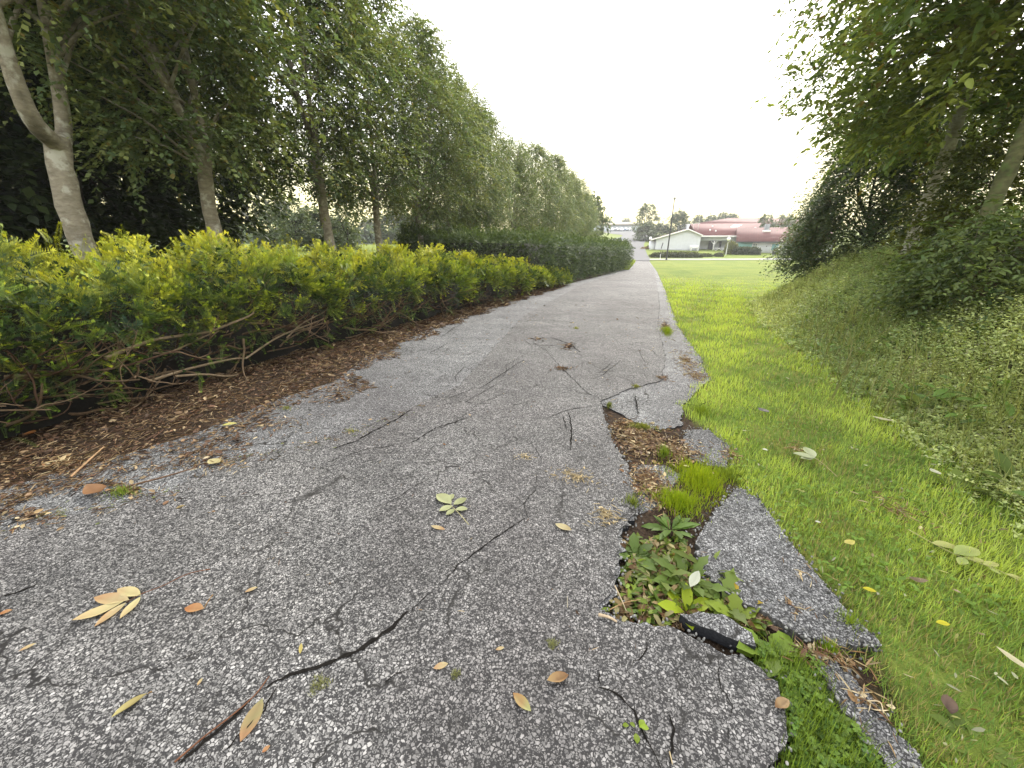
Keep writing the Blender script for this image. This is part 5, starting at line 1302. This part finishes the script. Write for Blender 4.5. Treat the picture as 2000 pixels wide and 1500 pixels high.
# ------------------------------------------------------------------ weeds
def weed_root(name, px, py, lab, cat, dz=-0.03):
    x_, y_ = G(px, py); return empty(name, (x_, y_, gz(x_, y_) + dz), 0, lab, cat)
def tuft(root, n_, rad, hgt, col0, col1, seed, lean=0.6, ecc=1.0):
    gg = np.random.default_rng(seed); a = Acc(); th = gg.uniform(0, 6.28, n_); rr = np.minimum(rad * np.abs(gg.normal(0, 0.55, n_)) * (1 + 0.35 * np.sin(3 * th + seed) + 0.2 * np.sin(7 * th)), rad * 1.6)
    q_ = gg.uniform(0, 1, (n_, 1))
    blades(a, rr * np.cos(th), rr * np.sin(th) * ecc, np.zeros(n_), hgt * gg.uniform(0.35, 1.25, n_) * (1.1 - 0.5 * rr / rad), np.full(n_, 0.0036), lean, (np.array(col0) * (1 - q_) + np.array(col1) * q_) * 1.35, gg)
    return tag(a.build('blades', M_GRASS, root), kind='stuff')
def rosette(root, n_, L_, col, seed, wid=0.3, lob=0.25, rise=0.5, spread=0.03, name='leaves'):
    gg = np.random.default_rng(seed); a = Acc()
    lf_ = leaf(7, wid, 0.12, 0.28, 1.25, lob)
    th = np.arange(n_) * 2.399 + gg.normal(0, 0.3, n_)
    D = norm(np.stack([np.cos(th), np.sin(th), gg.uniform(0.15, 1, n_) * rise * 1.6], -1))
    T = np.c_[np.cos(th) * spread * gg.uniform(0, 1, n_), np.sin(th) * spread * gg.uniform(0, 1, n_), gg.uniform(0, 0.012, n_)]
    V, Fc = tile(*lf_, frames(D, norm(gg.normal(0, 0.15, (n_, 3)) + [0, 0, 1])), T, L_ * gg.uniform(0.6, 1.15, n_))
    c = np.array(col) * np.array([2.0, 1.5, 1.3]) * gg.uniform(0.7, 1.4, (n_, 1)); c = rep(c, len(lf_[0]))
    a.add(V, Fc, c)
    return a.build(name, M_GRASS, root)
W = weed_root
for px, py, n_, rad, hgt, c0_, c1_, lab, ecc in [
    (1368, 935, 5200, 0.20, 0.062, (0.13, 0.20, 0.010), (0.24, 0.28, 0.013), 'bright tuft of grass growing between two asphalt slabs', 1.5),
    (1325, 985, 2200, 0.13, 0.055, (0.12, 0.19, 0.010), (0.22, 0.27, 0.013), 'lower bright grass tuft beside the dark green rosette', 0.9),
    (1296, 890, 220, 0.05, 0.07, (0.07, 0.12, 0.015), (0.15, 0.19, 0.02), 'thin green grass tuft in the patch of brown litter', 1.3),
    (1255, 836, 500, 0.15, 0.035, (0.09, 0.12, 0.025), (0.2, 0.2, 0.05), 'mossy grass fringe along the lower edge of the pale slab', 0.35),
    (1425, 925, 700, 0.13, 0.06, (0.10, 0.15, 0.02), (0.2, 0.25, 0.03), 'grass fringe at the top corner of the long right slab', 0.8),
    (1235, 985, 160, 0.06, 0.05, (0.08, 0.12, 0.02), (0.18, 0.2, 0.04), 'sparse tuft in the litter left of the bright grass tuft', 1.0),
    (1660, 1215, 420, 0.09, 0.05, (0.10, 0.16, 0.02), (0.2, 0.26, 0.03), 'grass growing over the pointed lower end of the right slab', 0.9),
    (1302, 650, 900, 0.10, 0.09, (0.12, 0.18, 0.012), (0.2, 0.25, 0.015), 'strip of grass growing on the right side of the path far ahead', 3.6),
    (1242, 757, 160, 0.05, 0.03, (0.12, 0.13, 0.03), (0.2, 0.2, 0.05), 'small mossy tuft on the path above the pale slab', 1.0),
    (1370, 805, 600, 0.12, 0.08, (0.08, 0.13, 0.012), (0.16, 0.21, 0.015), 'grass tuft hanging over the edge of the pale slab', 1.6),
    (1190, 795, 200, 0.03, 0.04, (0.05, 0.075, 0.015), (0.12, 0.13, 0.03), 'dark mossy tuft at the tip of the litter filled hole', 2.0),
    (1125, 643, 120, 0.07, 0.04, (0.14, 0.16, 0.03), (0.22, 0.22, 0.06), 'small tuft in the middle of the path far ahead', 1.5),
    (1045, 1425, 70, 0.02, 0.03, (0.06, 0.09, 0.015), (0.14, 0.16, 0.03), 'sparse green tuft in the coarse asphalt near the bottom', 1.3),
    (1620, 1270, 300, 0.05, 0.05, (0.08, 0.14, 0.012), (0.15, 0.21, 0.015), 'low green tuft between the two right hand slabs', 0.8),
    (240, 965, 240, 0.10, 0.04, (0.08, 0.14, 0.02), (0.17, 0.21, 0.04), 'green weedy tuft along the edge of the newer asphalt, left', 0.5),
    (120, 1000, 200, 0.10, 0.03, (0.12, 0.14, 0.03), (0.2, 0.2, 0.05), 'yellowish tuft along the edge of the newer asphalt at far left', 0.5),
    (690, 845, 120, 0.10, 0.02, (0.13, 0.14, 0.03), (0.22, 0.21, 0.05), 'thin mossy line of grass in the overlay seam', 0.6),
    (560, 800, 120, 0.08, 0.025, (0.10, 0.12, 0.03), (0.2, 0.2, 0.05), 'pale moss tuft in the litter by the hedge', 0.7),
    (1860, 760, 260, 0.06, 0.18, (0.14, 0.19, 0.02), (0.25, 0.28, 0.04), 'bright green blades standing at the foot of the mound', 1.0)]:
    r = W('grass_tuft', px, py, lab, 'grass tuft', 0.008 if py < 1000 and px < 1330 else -0.02)
    tuft(r, n_, rad, hgt, c0_, c1_, int(px * 7 + py), 0.85, ecc)
for px, py, n_, L_, col, wid, lob, rise, lab, cat in [
    (1312, 1030, 17, 0.085, (0.045, 0.10, 0.022), 0.30, 0.12, 0.55, 'dark green leaf rosette at the top of the weedy hole', 'weed'),
    (1345, 1130, 14, 0.10, (0.05, 0.10, 0.022), 0.26, 0.3, 0.8, 'upright dandelion with jagged leaves in the middle of the hole', 'dandelion'),
    (1390, 1110, 9, 0.12, (0.065, 0.115, 0.025), 0.16, 0.2, 0.9, 'narrow leaved weed leaning over the right slab', 'weed'),
    (1240, 1085, 14, 0.07, (0.04, 0.085, 0.018), 0.42, 0.1, 0.6, 'dark leafy weed against the left edge of the hole', 'weed'),
    (1290, 1120, 13, 0.09, (0.06, 0.105, 0.03), 0.30, 0.25, 0.7, 'pale green weed in the hole above the dead leaves', 'weed'),
    (1340, 1190, 7, 0.075, (0.13, 0.22, 0.012), 0.45, 0.05, 0.7, 'weed with one bright yellow green leaf above the broken wedge', 'weed'),
    (1410, 1165, 13, 0.085, (0.06, 0.11, 0.026), 0.36, 0.3, 0.65, 'grey green dandelion between the wedge and the right slab', 'dandelion'),
    (1440, 1205, 11, 0.075, (0.09, 0.16, 0.02), 0.46, 0.2, 0.5, 'light green weed with broad leaves beside the broken wedge', 'weed'),
    (1500, 1265, 14, 0.07, (0.07, 0.14, 0.02), 0.55, 0.12, 0.5, 'round leaved weed at the right end of the broken wedge', 'weed'),
    (1535, 1290, 10, 0.075, (0.055, 0.12, 0.02), 0.34, 0.1, 0.5, 'low oval leaved weed between the wedge and the narrow slab', 'weed'),
    (1455, 1170, 8, 0.05, (0.22, 0.21, 0.02), 0.34, 0.3, 0.8, 'yellowing weed at the edge of the right slab', 'weed'),
    (1240, 1427, 5, 0.024, (0.09, 0.17, 0.015), 0.7, 0.0, 0.25, 'tiny bright seedling alone in the coarse asphalt', 'seedling'),
    (1900, 1440, 9, 0.09, (0.07, 0.13, 0.03), 0.5, 0.15, 0.35, 'broad leaved weed in the lawn at the lower right corner', 'weed'),
    (1870, 950, 12, 0.16, (0.055, 0.10, 0.022), 0.30, 0.15, 0.8, 'large dock plant at the foot of the mound', 'dock plant'),
    (1980, 960, 12, 0.2, (0.05, 0.10, 0.02), 0.28, 0.1, 0.9, 'tall dark dock plant at the right picture edge', 'dock plant'),
    (1800, 820, 11, 0.17, (0.07, 0.12, 0.025), 0.32, 0.1, 0.8, 'pale green dock plant on the lower slope of the mound', 'dock plant')]:
    L_ = L_ * (1.35 if 1200 < px < 1560 and py < 1300 else 1.0)
    r = W('weed' if cat in ('weed', 'seedling') else cat.replace(' ', '_'), px, py, lab, cat, 0.012 if px < 1250 and py > 1400 else -0.025)
    rosette(r, n_, L_, col, int(px + py * 3), wid, lob, rise)
# clover carpet
clv = Acc(); g = np.random.default_rng(111); n_ = 900
c_poly = GP((1480, 1262), (1530, 1262), (1600, 1290), (1640, 1380), (1700, 1455), (1790, 1590), (1500, 1590), (1545, 1440), (1540, 1390), (1525, 1335), (1475, 1296))
bb = np.array(c_poly); x = g.uniform(bb[:, 0].min(), bb[:, 0].max(), n_ * 3); y = g.uniform(bb[:, 1].min(), bb[:, 1].max(), n_ * 3)
kp = in_poly(x, y, c_poly); x, y = x[kp], y[kp]
lf = leaf(3, 0.85, 0.12, 0.1, 1.3)
ch_ = g.uniform(0.0, 0.055, len(x)) * (0.6 + 0.4 * np.sin(x * 37) * np.sin(y * 29)); sz_ = g.uniform(0.007, 0.015, len(x)); th0 = g.uniform(0, 6.28, len(x))
cc_ = (np.array([0.075, 0.15, 0.026]) + g.uniform(0, 1, (len(x), 1)) * np.array([0.10, 0.11, 0.01])) * g.uniform(0.6, 1.3, (len(x), 1)); nn_ = g.normal(0, 0.35, (len(x), 3))
for k_ in range(3):
    th = th0 + k_ * 2.094
    V, Fc = tile(*lf, frames(norm(np.stack([np.cos(th), np.sin(th), 0.1 + 0 * th], -1)), norm(nn_ + [0, 0, 1])), np.c_[x, y, ground(x, y) - 0.03 + ch_], sz_)
    clv.add(V, Fc, rep(cc_, len(lf[0])))
kk = g.integers(len(x), size=420); lf = leaf(4, 0.5, 0.12, 0.3, 1.1, 0.12); th = g.uniform(0, 6.28, 420)
V, Fc = tile(*lf, frames(norm(np.stack([np.cos(th), np.sin(th), g.uniform(0.1, 1.1, 420)], -1)), norm(g.normal(0, 0.3, (420, 3)) + [0, 0, 1])), np.c_[x[kk] + 0.01, y[kk], ground(x[kk], y[kk]) - 0.03], g.uniform(0.025, 0.06, 420))
clv.add(V, Fc, rep(np.array([0.08, 0.15, 0.028]) * g.uniform(0.6, 1.7, (420, 1)), len(lf[0])))
kk = g.integers(len(x), size=2600)
blades(clv, x[kk] + g.normal(0, 0.01, 2600), y[kk] + g.normal(0, 0.01, 2600), ground(x[kk], y[kk]) - 0.03, g.uniform(0.03, 0.085, 2600), np.full(2600, 0.0026), 0.8, np.array([0.15, 0.22, 0.03]) * g.uniform(0.5, 1.6, (2600, 1)), g)
tag(clv.build('clover_patch', M_GRASS), 'carpet of clover and grass at the edge of the broken asphalt', 'clover', kind='stuff')
# ground ivy and small leaves filling the hole
fil = Acc(); n_ = 900
h_poly = GP((1225, 1050), (1330, 1040), (1362, 1100), (1420, 1165), (1500, 1215), (1470, 1262), (1400, 1212), (1325, 1206), (1300, 1215), (1185, 1195), (1212, 1150))
bb = np.array(h_poly); x = g.uniform(bb[:, 0].min(), bb[:, 0].max(), n_ * 3); y = g.uniform(bb[:, 1].min(), bb[:, 1].max(), n_ * 3)
kp = in_poly(x, y, h_poly); x, y = x[kp], y[kp]; n_ = len(x)
lf = leaf(4, 0.45, 0.14, 0.35, 1.0, 0.15); th = g.uniform(0, 6.28, n_)
V, Fc = tile(*lf, frames(norm(np.stack([np.cos(th), np.sin(th), g.uniform(-0.1, 0.8, n_)], -1)), norm(g.normal(0, 0.5, (n_, 3)) + [0, 0, 1])), np.c_[x, y, ground(x, y) - 0.045 + 0.04 * g.uniform(0, 1, n_)], g.uniform(0.02, 0.05, n_))
cg = np.array([(0.095, 0.15, 0.026), (0.16, 0.22, 0.03), (0.22, 0.16, 0.07), (0.13, 0.075, 0.035), (0.30, 0.27, 0.12)])[g.choice(5, n_, p=[.34, .26, .16, .12, .12])]
fil.add(V, Fc, rep(cg * g.uniform(0.7, 1.3, (n_, 1)), len(lf[0])))
tag(fil.build('hole_foliage', M_GRASS), 'small green and withered leaves filling the hole in the path', 'weeds', kind='stuff')
# moss cushions on the asphalt
for px, py, rad, lab in ((625, 1342, 0.030, 'pale green moss cushion beside the long crack'), (890, 1322, 0.015, 'small dry moss cushion on the coarse asphalt'), (1078, 1262, 0.020, 'pale moss strip below the broken hole')):
    r = W('moss_cushion', px, py, lab, 'moss', 0.011); gg = np.random.default_rng(px); n_ = int(9000 * rad); a = Acc()
    th = gg.uniform(0, 6.28, n_); rr = rad * gg.uniform(0, 1, n_) ** 0.6 * (1 + 0.3 * np.sin(3 * th))
    blades(a, rr * np.cos(th), rr * np.sin(th) * 0.9, np.zeros(n_), gg.uniform(0.006, 0.016, n_), np.full(n_, 0.0016), 1.3, np.array([0.24, 0.25, 0.11]) * gg.uniform(0.6, 1.4, (n_, 1)), gg)
    tag(a.build('moss', M_GRASS, r), kind='stuff')

# ------------------------------------------------------------------ single fallen leaves and twigs
def direction(p, q):
    a_, b_ = np.array(G(*p)), np.array(G(*q)); d = b_ - a_; return a_, math.atan2(-d[0], d[1]), float(np.linalg.norm(d))
def lay_leaf(parent, p, q, wid, cols, curl=0.12, z=0.013, fold=0.2, n=6, shape=1.0, name='leaflet', origin=None, roll=0.0):
    """a leaf lying from photo point p (stalk end) to q (tip), relative to the parent's location"""
    A_, B_ = np.array(G(*p)), np.array(G(*q)); L_ = np.linalg.norm(B_ - A_)
    V, Fq = leaf(n, wid, fold, 0.0, shape); V = V * L_
    t_ = V[:, 1] / L_
    V[:, 2] += curl * L_ * (np.abs(t_ - 0.45) ** 1.5) + roll * V[:, 0]
    V[:, 2] -= V[:, 2].min() - 0.001
    d = norm(np.r_[B_ - A_, 0]); x_ = np.array([d[1], -d[0], 0])
    W_ = V[:, :1] * x_ + V[:, 1:2] * d + np.c_[np.zeros((len(V), 2)), V[:, 2]] + np.r_[A_, gz(*A_) + z]
    c0_, c1_ = np.array(cols[0]), np.array(cols[1])
    mixv = np.clip(t_ * 1.1 + 0.25 * np.sin(V[:, 0] * 900 + t_ * 9), 0, 1)[:, None]
    c = c0_ * (1 - mixv) + c1_ * mixv
    c = c * np.where(np.arange(len(V)) % 3 == 1, 0.8, 1.0)[:, None]
    a = Acc(); a.add(W_ - (0 if origin is None else origin), Fq, c)
    return a, W_
def single(name, p, q, wid, cols, lab, cat='fallen leaf', z=0.013, stalk=None, **k):
    A_ = G(*p); root = empty(name, (A_[0], A_[1], gz(*A_) + z), 0, lab, cat); org = np.array(root.location)
    lay_leaf(root, p, q, wid, cols, z=z, origin=org, **k)[0].build('blade', M_DRY, root, smooth=True)
    if stalk:
        S_ = G(*stalk); a = Acc(); a.add(*tube(spline([np.array([0, 0, 0.002]), np.array([(S_[0] - A_[0]) * 0.5, (S_[1] - A_[1]) * 0.5, 0.006]), np.array([S_[0] - A_[0], S_[1] - A_[1], 0.003])], 7), np.linspace(0.0012, 0.0022, 7), 5), (0.20, 0.12, 0.05)); a.build('stalk', M_TWIG, root)
    return root
def compound(name, stem_px, leaflets, cols, stemcol, lab, z=0.013, rad=0.0022, wid=0.42):
    A_ = G(*stem_px[0]); root = empty(name, (A_[0], A_[1], gz(*A_) + z), 0, lab, 'fallen leaf'); org = np.array(root.location)
    pts = [np.array([*G(*s_), 0]) for s_ in stem_px]
    for i_, p_ in enumerate(pts): p_[2] = gz(p_[0], p_[1]) + z + 0.003 + 0.004 * (i_ % 2)
    a = Acc(); a.add(*tube(spline([p_ - org for p_ in pts], 24), np.linspace(rad, rad * 0.6, 24), 6), stemcol); a.build('stem', M_TWIG, root, smooth=True)
    for i_, (p, q) in enumerate(leaflets):
        lay_leaf(root, p, q, wid, cols[i_ % len(cols)], z=z + 0.002, origin=org, curl=0.12 + 0.05 * (i_ % 3))[0].build('leaflet', M_DRY, root, smooth=True)
    return root
YEL, TAN, ORG, PGR = ((0.42, 0.38, 0.19), (0.38, 0.29, 0.15)), ((0.38, 0.33, 0.18), (0.32, 0.20, 0.10)), ((0.32, 0.19, 0.09), (0.28, 0.12, 0.045)), ((0.30, 0.32, 0.17), (0.27, 0.28, 0.14))
compound('compound_leaf', [(412, 1117), (370, 1128), (320, 1150), (278, 1168), (250, 1182)], [((278, 1170), (233, 1158)), ((256, 1180), (188, 1176)), ((245, 1184), (146, 1221)), ((250, 1184), (188, 1231)), ((278, 1173), (238, 1216))],
         [YEL, TAN, YEL, TAN, YEL], (0.13, 0.06, 0.035), 'tan five leaflet ash leaf with a long red brown stem on the asphalt', wid=0.36)
compound('compound_leaf', [(916, 1030), (898, 1010), (882, 992), (874, 982)], [((882, 990), (853, 972)), ((884, 994), (858, 1004)), ((886, 992), (912, 980)), ((890, 1000), (914, 1000)), ((876, 984), (886, 971)), ((888, 1000), (872, 1012))],
         [PGR, PGR, ((0.24, 0.26, 0.13), (0.22, 0.23, 0.11))], (0.28, 0.26, 0.14), 'pale green ash leaf curled up in the middle of the path', wid=0.55)
compound('compound_leaf', [(1770, 1042), (1820, 1072), (1870, 1095), (1930, 1118), (1985, 1142)], [((1815, 1070), (1868, 1080)), ((1858, 1092), (1905, 1085)), ((1878, 1098), (1920, 1108)), ((1880, 1100), (1868, 1112)), ((1915, 1112), (1945, 1112)), ((1925, 1118), (1950, 1132)), ((1960, 1130), (1990, 1140))],
         [((0.34, 0.36, 0.12), (0.32, 0.32, 0.10)), ((0.22, 0.28, 0.08), (0.30, 0.33, 0.10))], (0.34, 0.32, 0.14), 'long yellow green ash leaf lying on the lawn', z=0.022, wid=0.5)
compound('compound_leaf', [(1632, 940), (1600, 912), (1575, 895), (1556, 888)], [((1590, 905), (1545, 895)), ((1588, 904), (1568, 884)), ((1585, 905), (1560, 905))], [((0.33, 0.36, 0.22), (0.30, 0.33, 0.18))], (0.33, 0.28, 0.14), 'pale silvery leaf with a long stalk on the lawn beside the slab', z=0.03, wid=0.5)
single('fallen_leaf', (292, 1362), (222, 1410), 0.30, ((0.24, 0.19, 0.07), (0.34, 0.30, 0.12)), 'narrow yellow tan leaf rolled lengthwise, low on the left', curl=0.25, fold=0.55, stalk=(300, 1358))
single('fallen_leaf', (515, 1370), (472, 1455), 0.42, ((0.20, 0.20, 0.09), (0.26, 0.15, 0.075)), 'flat oval leaf, green at the stalk and brown at the tip, beside the crack', fold=0.06, curl=0.06)
single('fallen_leaf', (400, 1195), (363, 1194), 0.55, ORG, 'small orange brown leaf with a pale stick behind it', stalk=(418, 1168))
single('fallen_leaf', (28, 1197), (0, 1206), 0.6, ORG, 'orange brown leaf at the left picture edge')
single('fallen_leaf', (75, 1262), (40, 1278), 0.4, TAN, 'pale crumbled leaf left of the ash leaf tips')
single('fallen_leaf', (1084, 1029), (1116, 1042), 0.45, ((0.38, 0.33, 0.18), (0.30, 0.24, 0.12)), 'pale pointed leaf right of the curled ash leaf', curl=0.2)
single('fallen_leaf', (1002, 1360), (1037, 1396), 0.42, ((0.27, 0.13, 0.05), (0.27, 0.27, 0.11)), 'leaf half rust brown and half yellow green on the coarse asphalt')
single('fallen_leaf', (1110, 1328), (1068, 1340), 0.45, ((0.20, 0.10, 0.045), (0.32, 0.22, 0.10)), 'crumpled dry leaf beside the branching crack', curl=0.5, fold=0.5)
single('fallen_leaf', (876, 1302), (847, 1312), 0.45, TAN, 'small tan leaf just above the small moss cushion')
single('fallen_leaf', (530, 1462), (514, 1476), 0.6, ORG, 'small orange fragment below the half green leaf')
single('fallen_leaf', (842, 1032), (870, 1040), 0.3, TAN, 'thin tan leaf just under the curled ash leaf')
single('fallen_leaf', (505, 1152), (480, 1162), 0.4, TAN, 'tiny tan leaf up right of the ash stem')
single('fallen_leaf', (590, 1262), (588, 1283), 0.3, ((0.34, 0.28, 0.09), (0.34, 0.28, 0.09)), 'yellow sliver above the pale green moss cushion')
single('fallen_leaf', (398, 1330), (388, 1345), 0.45, TAN, 'small pale flake above the rolled leaf')
single('fallen_leaf', (985, 1270), (968, 1275), 0.4, TAN, 'small pink brown flake above the half rust leaf')
single('fallen_leaf', (1537, 1376), (1510, 1392), 0.5, ((0.36, 0.26, 0.14), (0.20, 0.11, 0.05)), 'curled tan leaf at the right edge of the coarse asphalt', curl=0.5, fold=0.5)
single('fallen_leaf', (1936, 1276), (2010, 1330), 0.28, ((0.42, 0.38, 0.22), (0.46, 0.42, 0.28)), 'long cream coloured leaf in the grass at the right edge', z=0.03, curl=0.2)
single('fallen_leaf', (1850, 1408), (1840, 1372), 0.6, ((0.06, 0.036, 0.026), (0.15, 0.10, 0.07)), 'dark brown curled leaf standing in the grass', z=0.018, curl=0.7, fold=0.5)
single('fallen_leaf', (1680, 1158), (1708, 1166), 0.5, ((0.40, 0.36, 0.02), (0.40, 0.36, 0.02)), 'bright yellow leaf in the grass beside the right slab', z=0.025)
single('fallen_leaf', (1822, 1226), (1850, 1230), 0.5, ((0.42, 0.38, 0.02), (0.42, 0.38, 0.02)), 'bright yellow leaf further into the grass', z=0.025)
single('fallen_leaf', (1665, 1067), (1645, 1072), 0.5, ((0.40, 0.36, 0.07), (0.42, 0.36, 0.12)), 'yellow curled leaf beside the upper end of the right slab', z=0.025, curl=0.4)
single('fallen_leaf', (1768, 1138), (1808, 1146), 0.4, ((0.10, 0.07, 0.04), (0.20, 0.15, 0.09)), 'dark curled leaf in the grass between yellow leaf and ash leaf', z=0.02, curl=0.5)
single('fallen_leaf', (1855, 1160), (1872, 1168), 0.5, ((0.28, 0.19, 0.13), (0.34, 0.26, 0.18)), 'pinkish brown leaf below the long ash leaf', z=0.025)
single('fallen_leaf', (1700, 822), (1742, 832), 0.4, ((0.42, 0.40, 0.26), (0.36, 0.33, 0.2)), 'large cream leaf on the lawn near the foot of the mound', z=0.03, curl=0.3)
single('fallen_leaf', (1812, 925), (1832, 938), 0.6, ((0.42, 0.42, 0.30), (0.42, 0.42, 0.30)), 'whitish crumpled leaf near the mound above the ash leaf', z=0.03, curl=0.4)
single('fallen_leaf', (1486, 885), (1498, 888), 0.7, ((0.45, 0.45, 0.36), (0.45, 0.45, 0.36)), 'small white fleck of leaf at the edge of the lawn', z=0.03)
single('fallen_leaf', (1478, 805), (1500, 815), 0.6, ((0.13, 0.12, 0.11), (0.10, 0.09, 0.08)), 'dark grey shrivelled leaf on the lawn beyond the slabs', z=0.03, curl=0.4)
single('fallen_leaf', (1588, 1028), (1600, 1031), 0.6, ((0.45, 0.44, 0.36), (0.45, 0.44, 0.36)), 'small white leaf in the grass right of the slab', z=0.03)
single('fallen_leaf', (1362, 1128), (1345, 1160), 0.35, ((0.34, 0.36, 0.28), (0.36, 0.38, 0.30)), 'silvery grey leaf standing in the weedy hole', z=0.03, curl=0.2)
single('fallen_leaf', (70, 848), (55, 858), 0.7, ((0.30, 0.12, 0.03), (0.24, 0.09, 0.03)), 'rust orange leaf in the shade under the hedge', z=0.02, curl=0.5)
single('fallen_leaf', (435, 835), (465, 832), 0.5, ((0.38, 0.36, 0.10), (0.40, 0.36, 0.14)), 'yellow leaf at the edge of the hedge litter', z=0.015)
single('fallen_leaf', (410, 905), (432, 912), 0.6, ((0.38, 0.34, 0.18), (0.36, 0.30, 0.14)), 'cream leaf on the seam of the newer asphalt', z=0.015, curl=0.4)
single('fallen_leaf', (175, 958), (205, 975), 0.5, ((0.22, 0.12, 0.06), (0.18, 0.09, 0.04)), 'brown curled leaf at the seam near the left edge', z=0.015, curl=0.5)
def stick(pts, rad, col, lab, z=0.014):
    P_ = [np.array(G(*p)) for p in pts]; o_ = np.array([P_[0][0], P_[0][1], gz(*P_[0]) + z])
    a = Acc(); q = [np.array([p[0], p[1], gz(*p) + z + rad]) - o_ for p in P_]
    a.add(*tube(spline(q, 16), rad * np.linspace(1, 0.6, 16), 7), col)
    o = a.build('twig', M_TWIG, smooth=True); o.location = o_
    return tag(o, lab, 'twig')
stick([(345, 1496), (400, 1448), (455, 1405), (500, 1365), (528, 1328)], 0.003, (0.12, 0.055, 0.03), 'red brown twig lying along the crack at the bottom')
stick([(1168, 1208), (1188, 1213), (1204, 1222)], 0.006, (0.36, 0.28, 0.19), 'short thick beige stick at the lower edge of the hole')
stick([(1200, 1152), (1212, 1178), (1222, 1202)], 0.0028, (0.34, 0.27, 0.18), 'thin pale stick leaning in the hole', 0.02)
stick([(1190, 1196), (1220, 1182), (1250, 1176)], 0.0022, (0.28, 0.18, 0.09), 'bent tan stem among dead leaves in the hole', 0.012)
stick([(140, 938), (170, 910), (205, 878)], 0.007, (0.28, 0.18, 0.10), 'pale broken stick in the litter below the hedge')
stick([(255, 955), (330, 935), (385, 918)], 0.006, (0.11, 0.065, 0.04), 'dark thin stick along the litter edge')
stick([(530, 838), (555, 828), (575, 818)], 0.005, (0.13, 0.10, 0.08), 'grey stick at the edge of the asphalt')
stick([(1108, 1192), (1108, 1170)], 0.0014, (0.36, 0.32, 0.24), 'tiny straw upright left of the hole')
stick([(1306, 1475), (1312, 1500)], 0.002, (0.34, 0.27, 0.16), 'thin straw in the crack at the bottom edge')
stick([(1690, 1375), (1715, 1378), (1722, 1400)], 0.002, (0.42, 0.34, 0.22), 'bent pale straw between the narrow slab and the lawn')

# ------------------------------------------------------------------ haze
hz_ = Acc(); hz_.add(*box(-140, 160, -12, 330, -3.5, 24.0))
hm = bpy.data.materials.new('haze_air'); hm.use_nodes = True; hn = hm.node_tree.nodes
hn.remove(hn['Principled BSDF'])
pv = hn.new('ShaderNodeVolumePrincipled'); pv.inputs['Color'].default_value = (0.93, 0.95, 0.97, 1); pv.inputs['Density'].default_value = 0.0010; pv.inputs['Anisotropy'].default_value = 0.3
hm.node_tree.links.new(pv.outputs[0], hn['Material Output'].inputs['Volume'])
HAZE = True
if HAZE: tag(hz_.build('haze', hm), 'pale bluish haze in the air over the whole place', 'haze', kind='stuff')
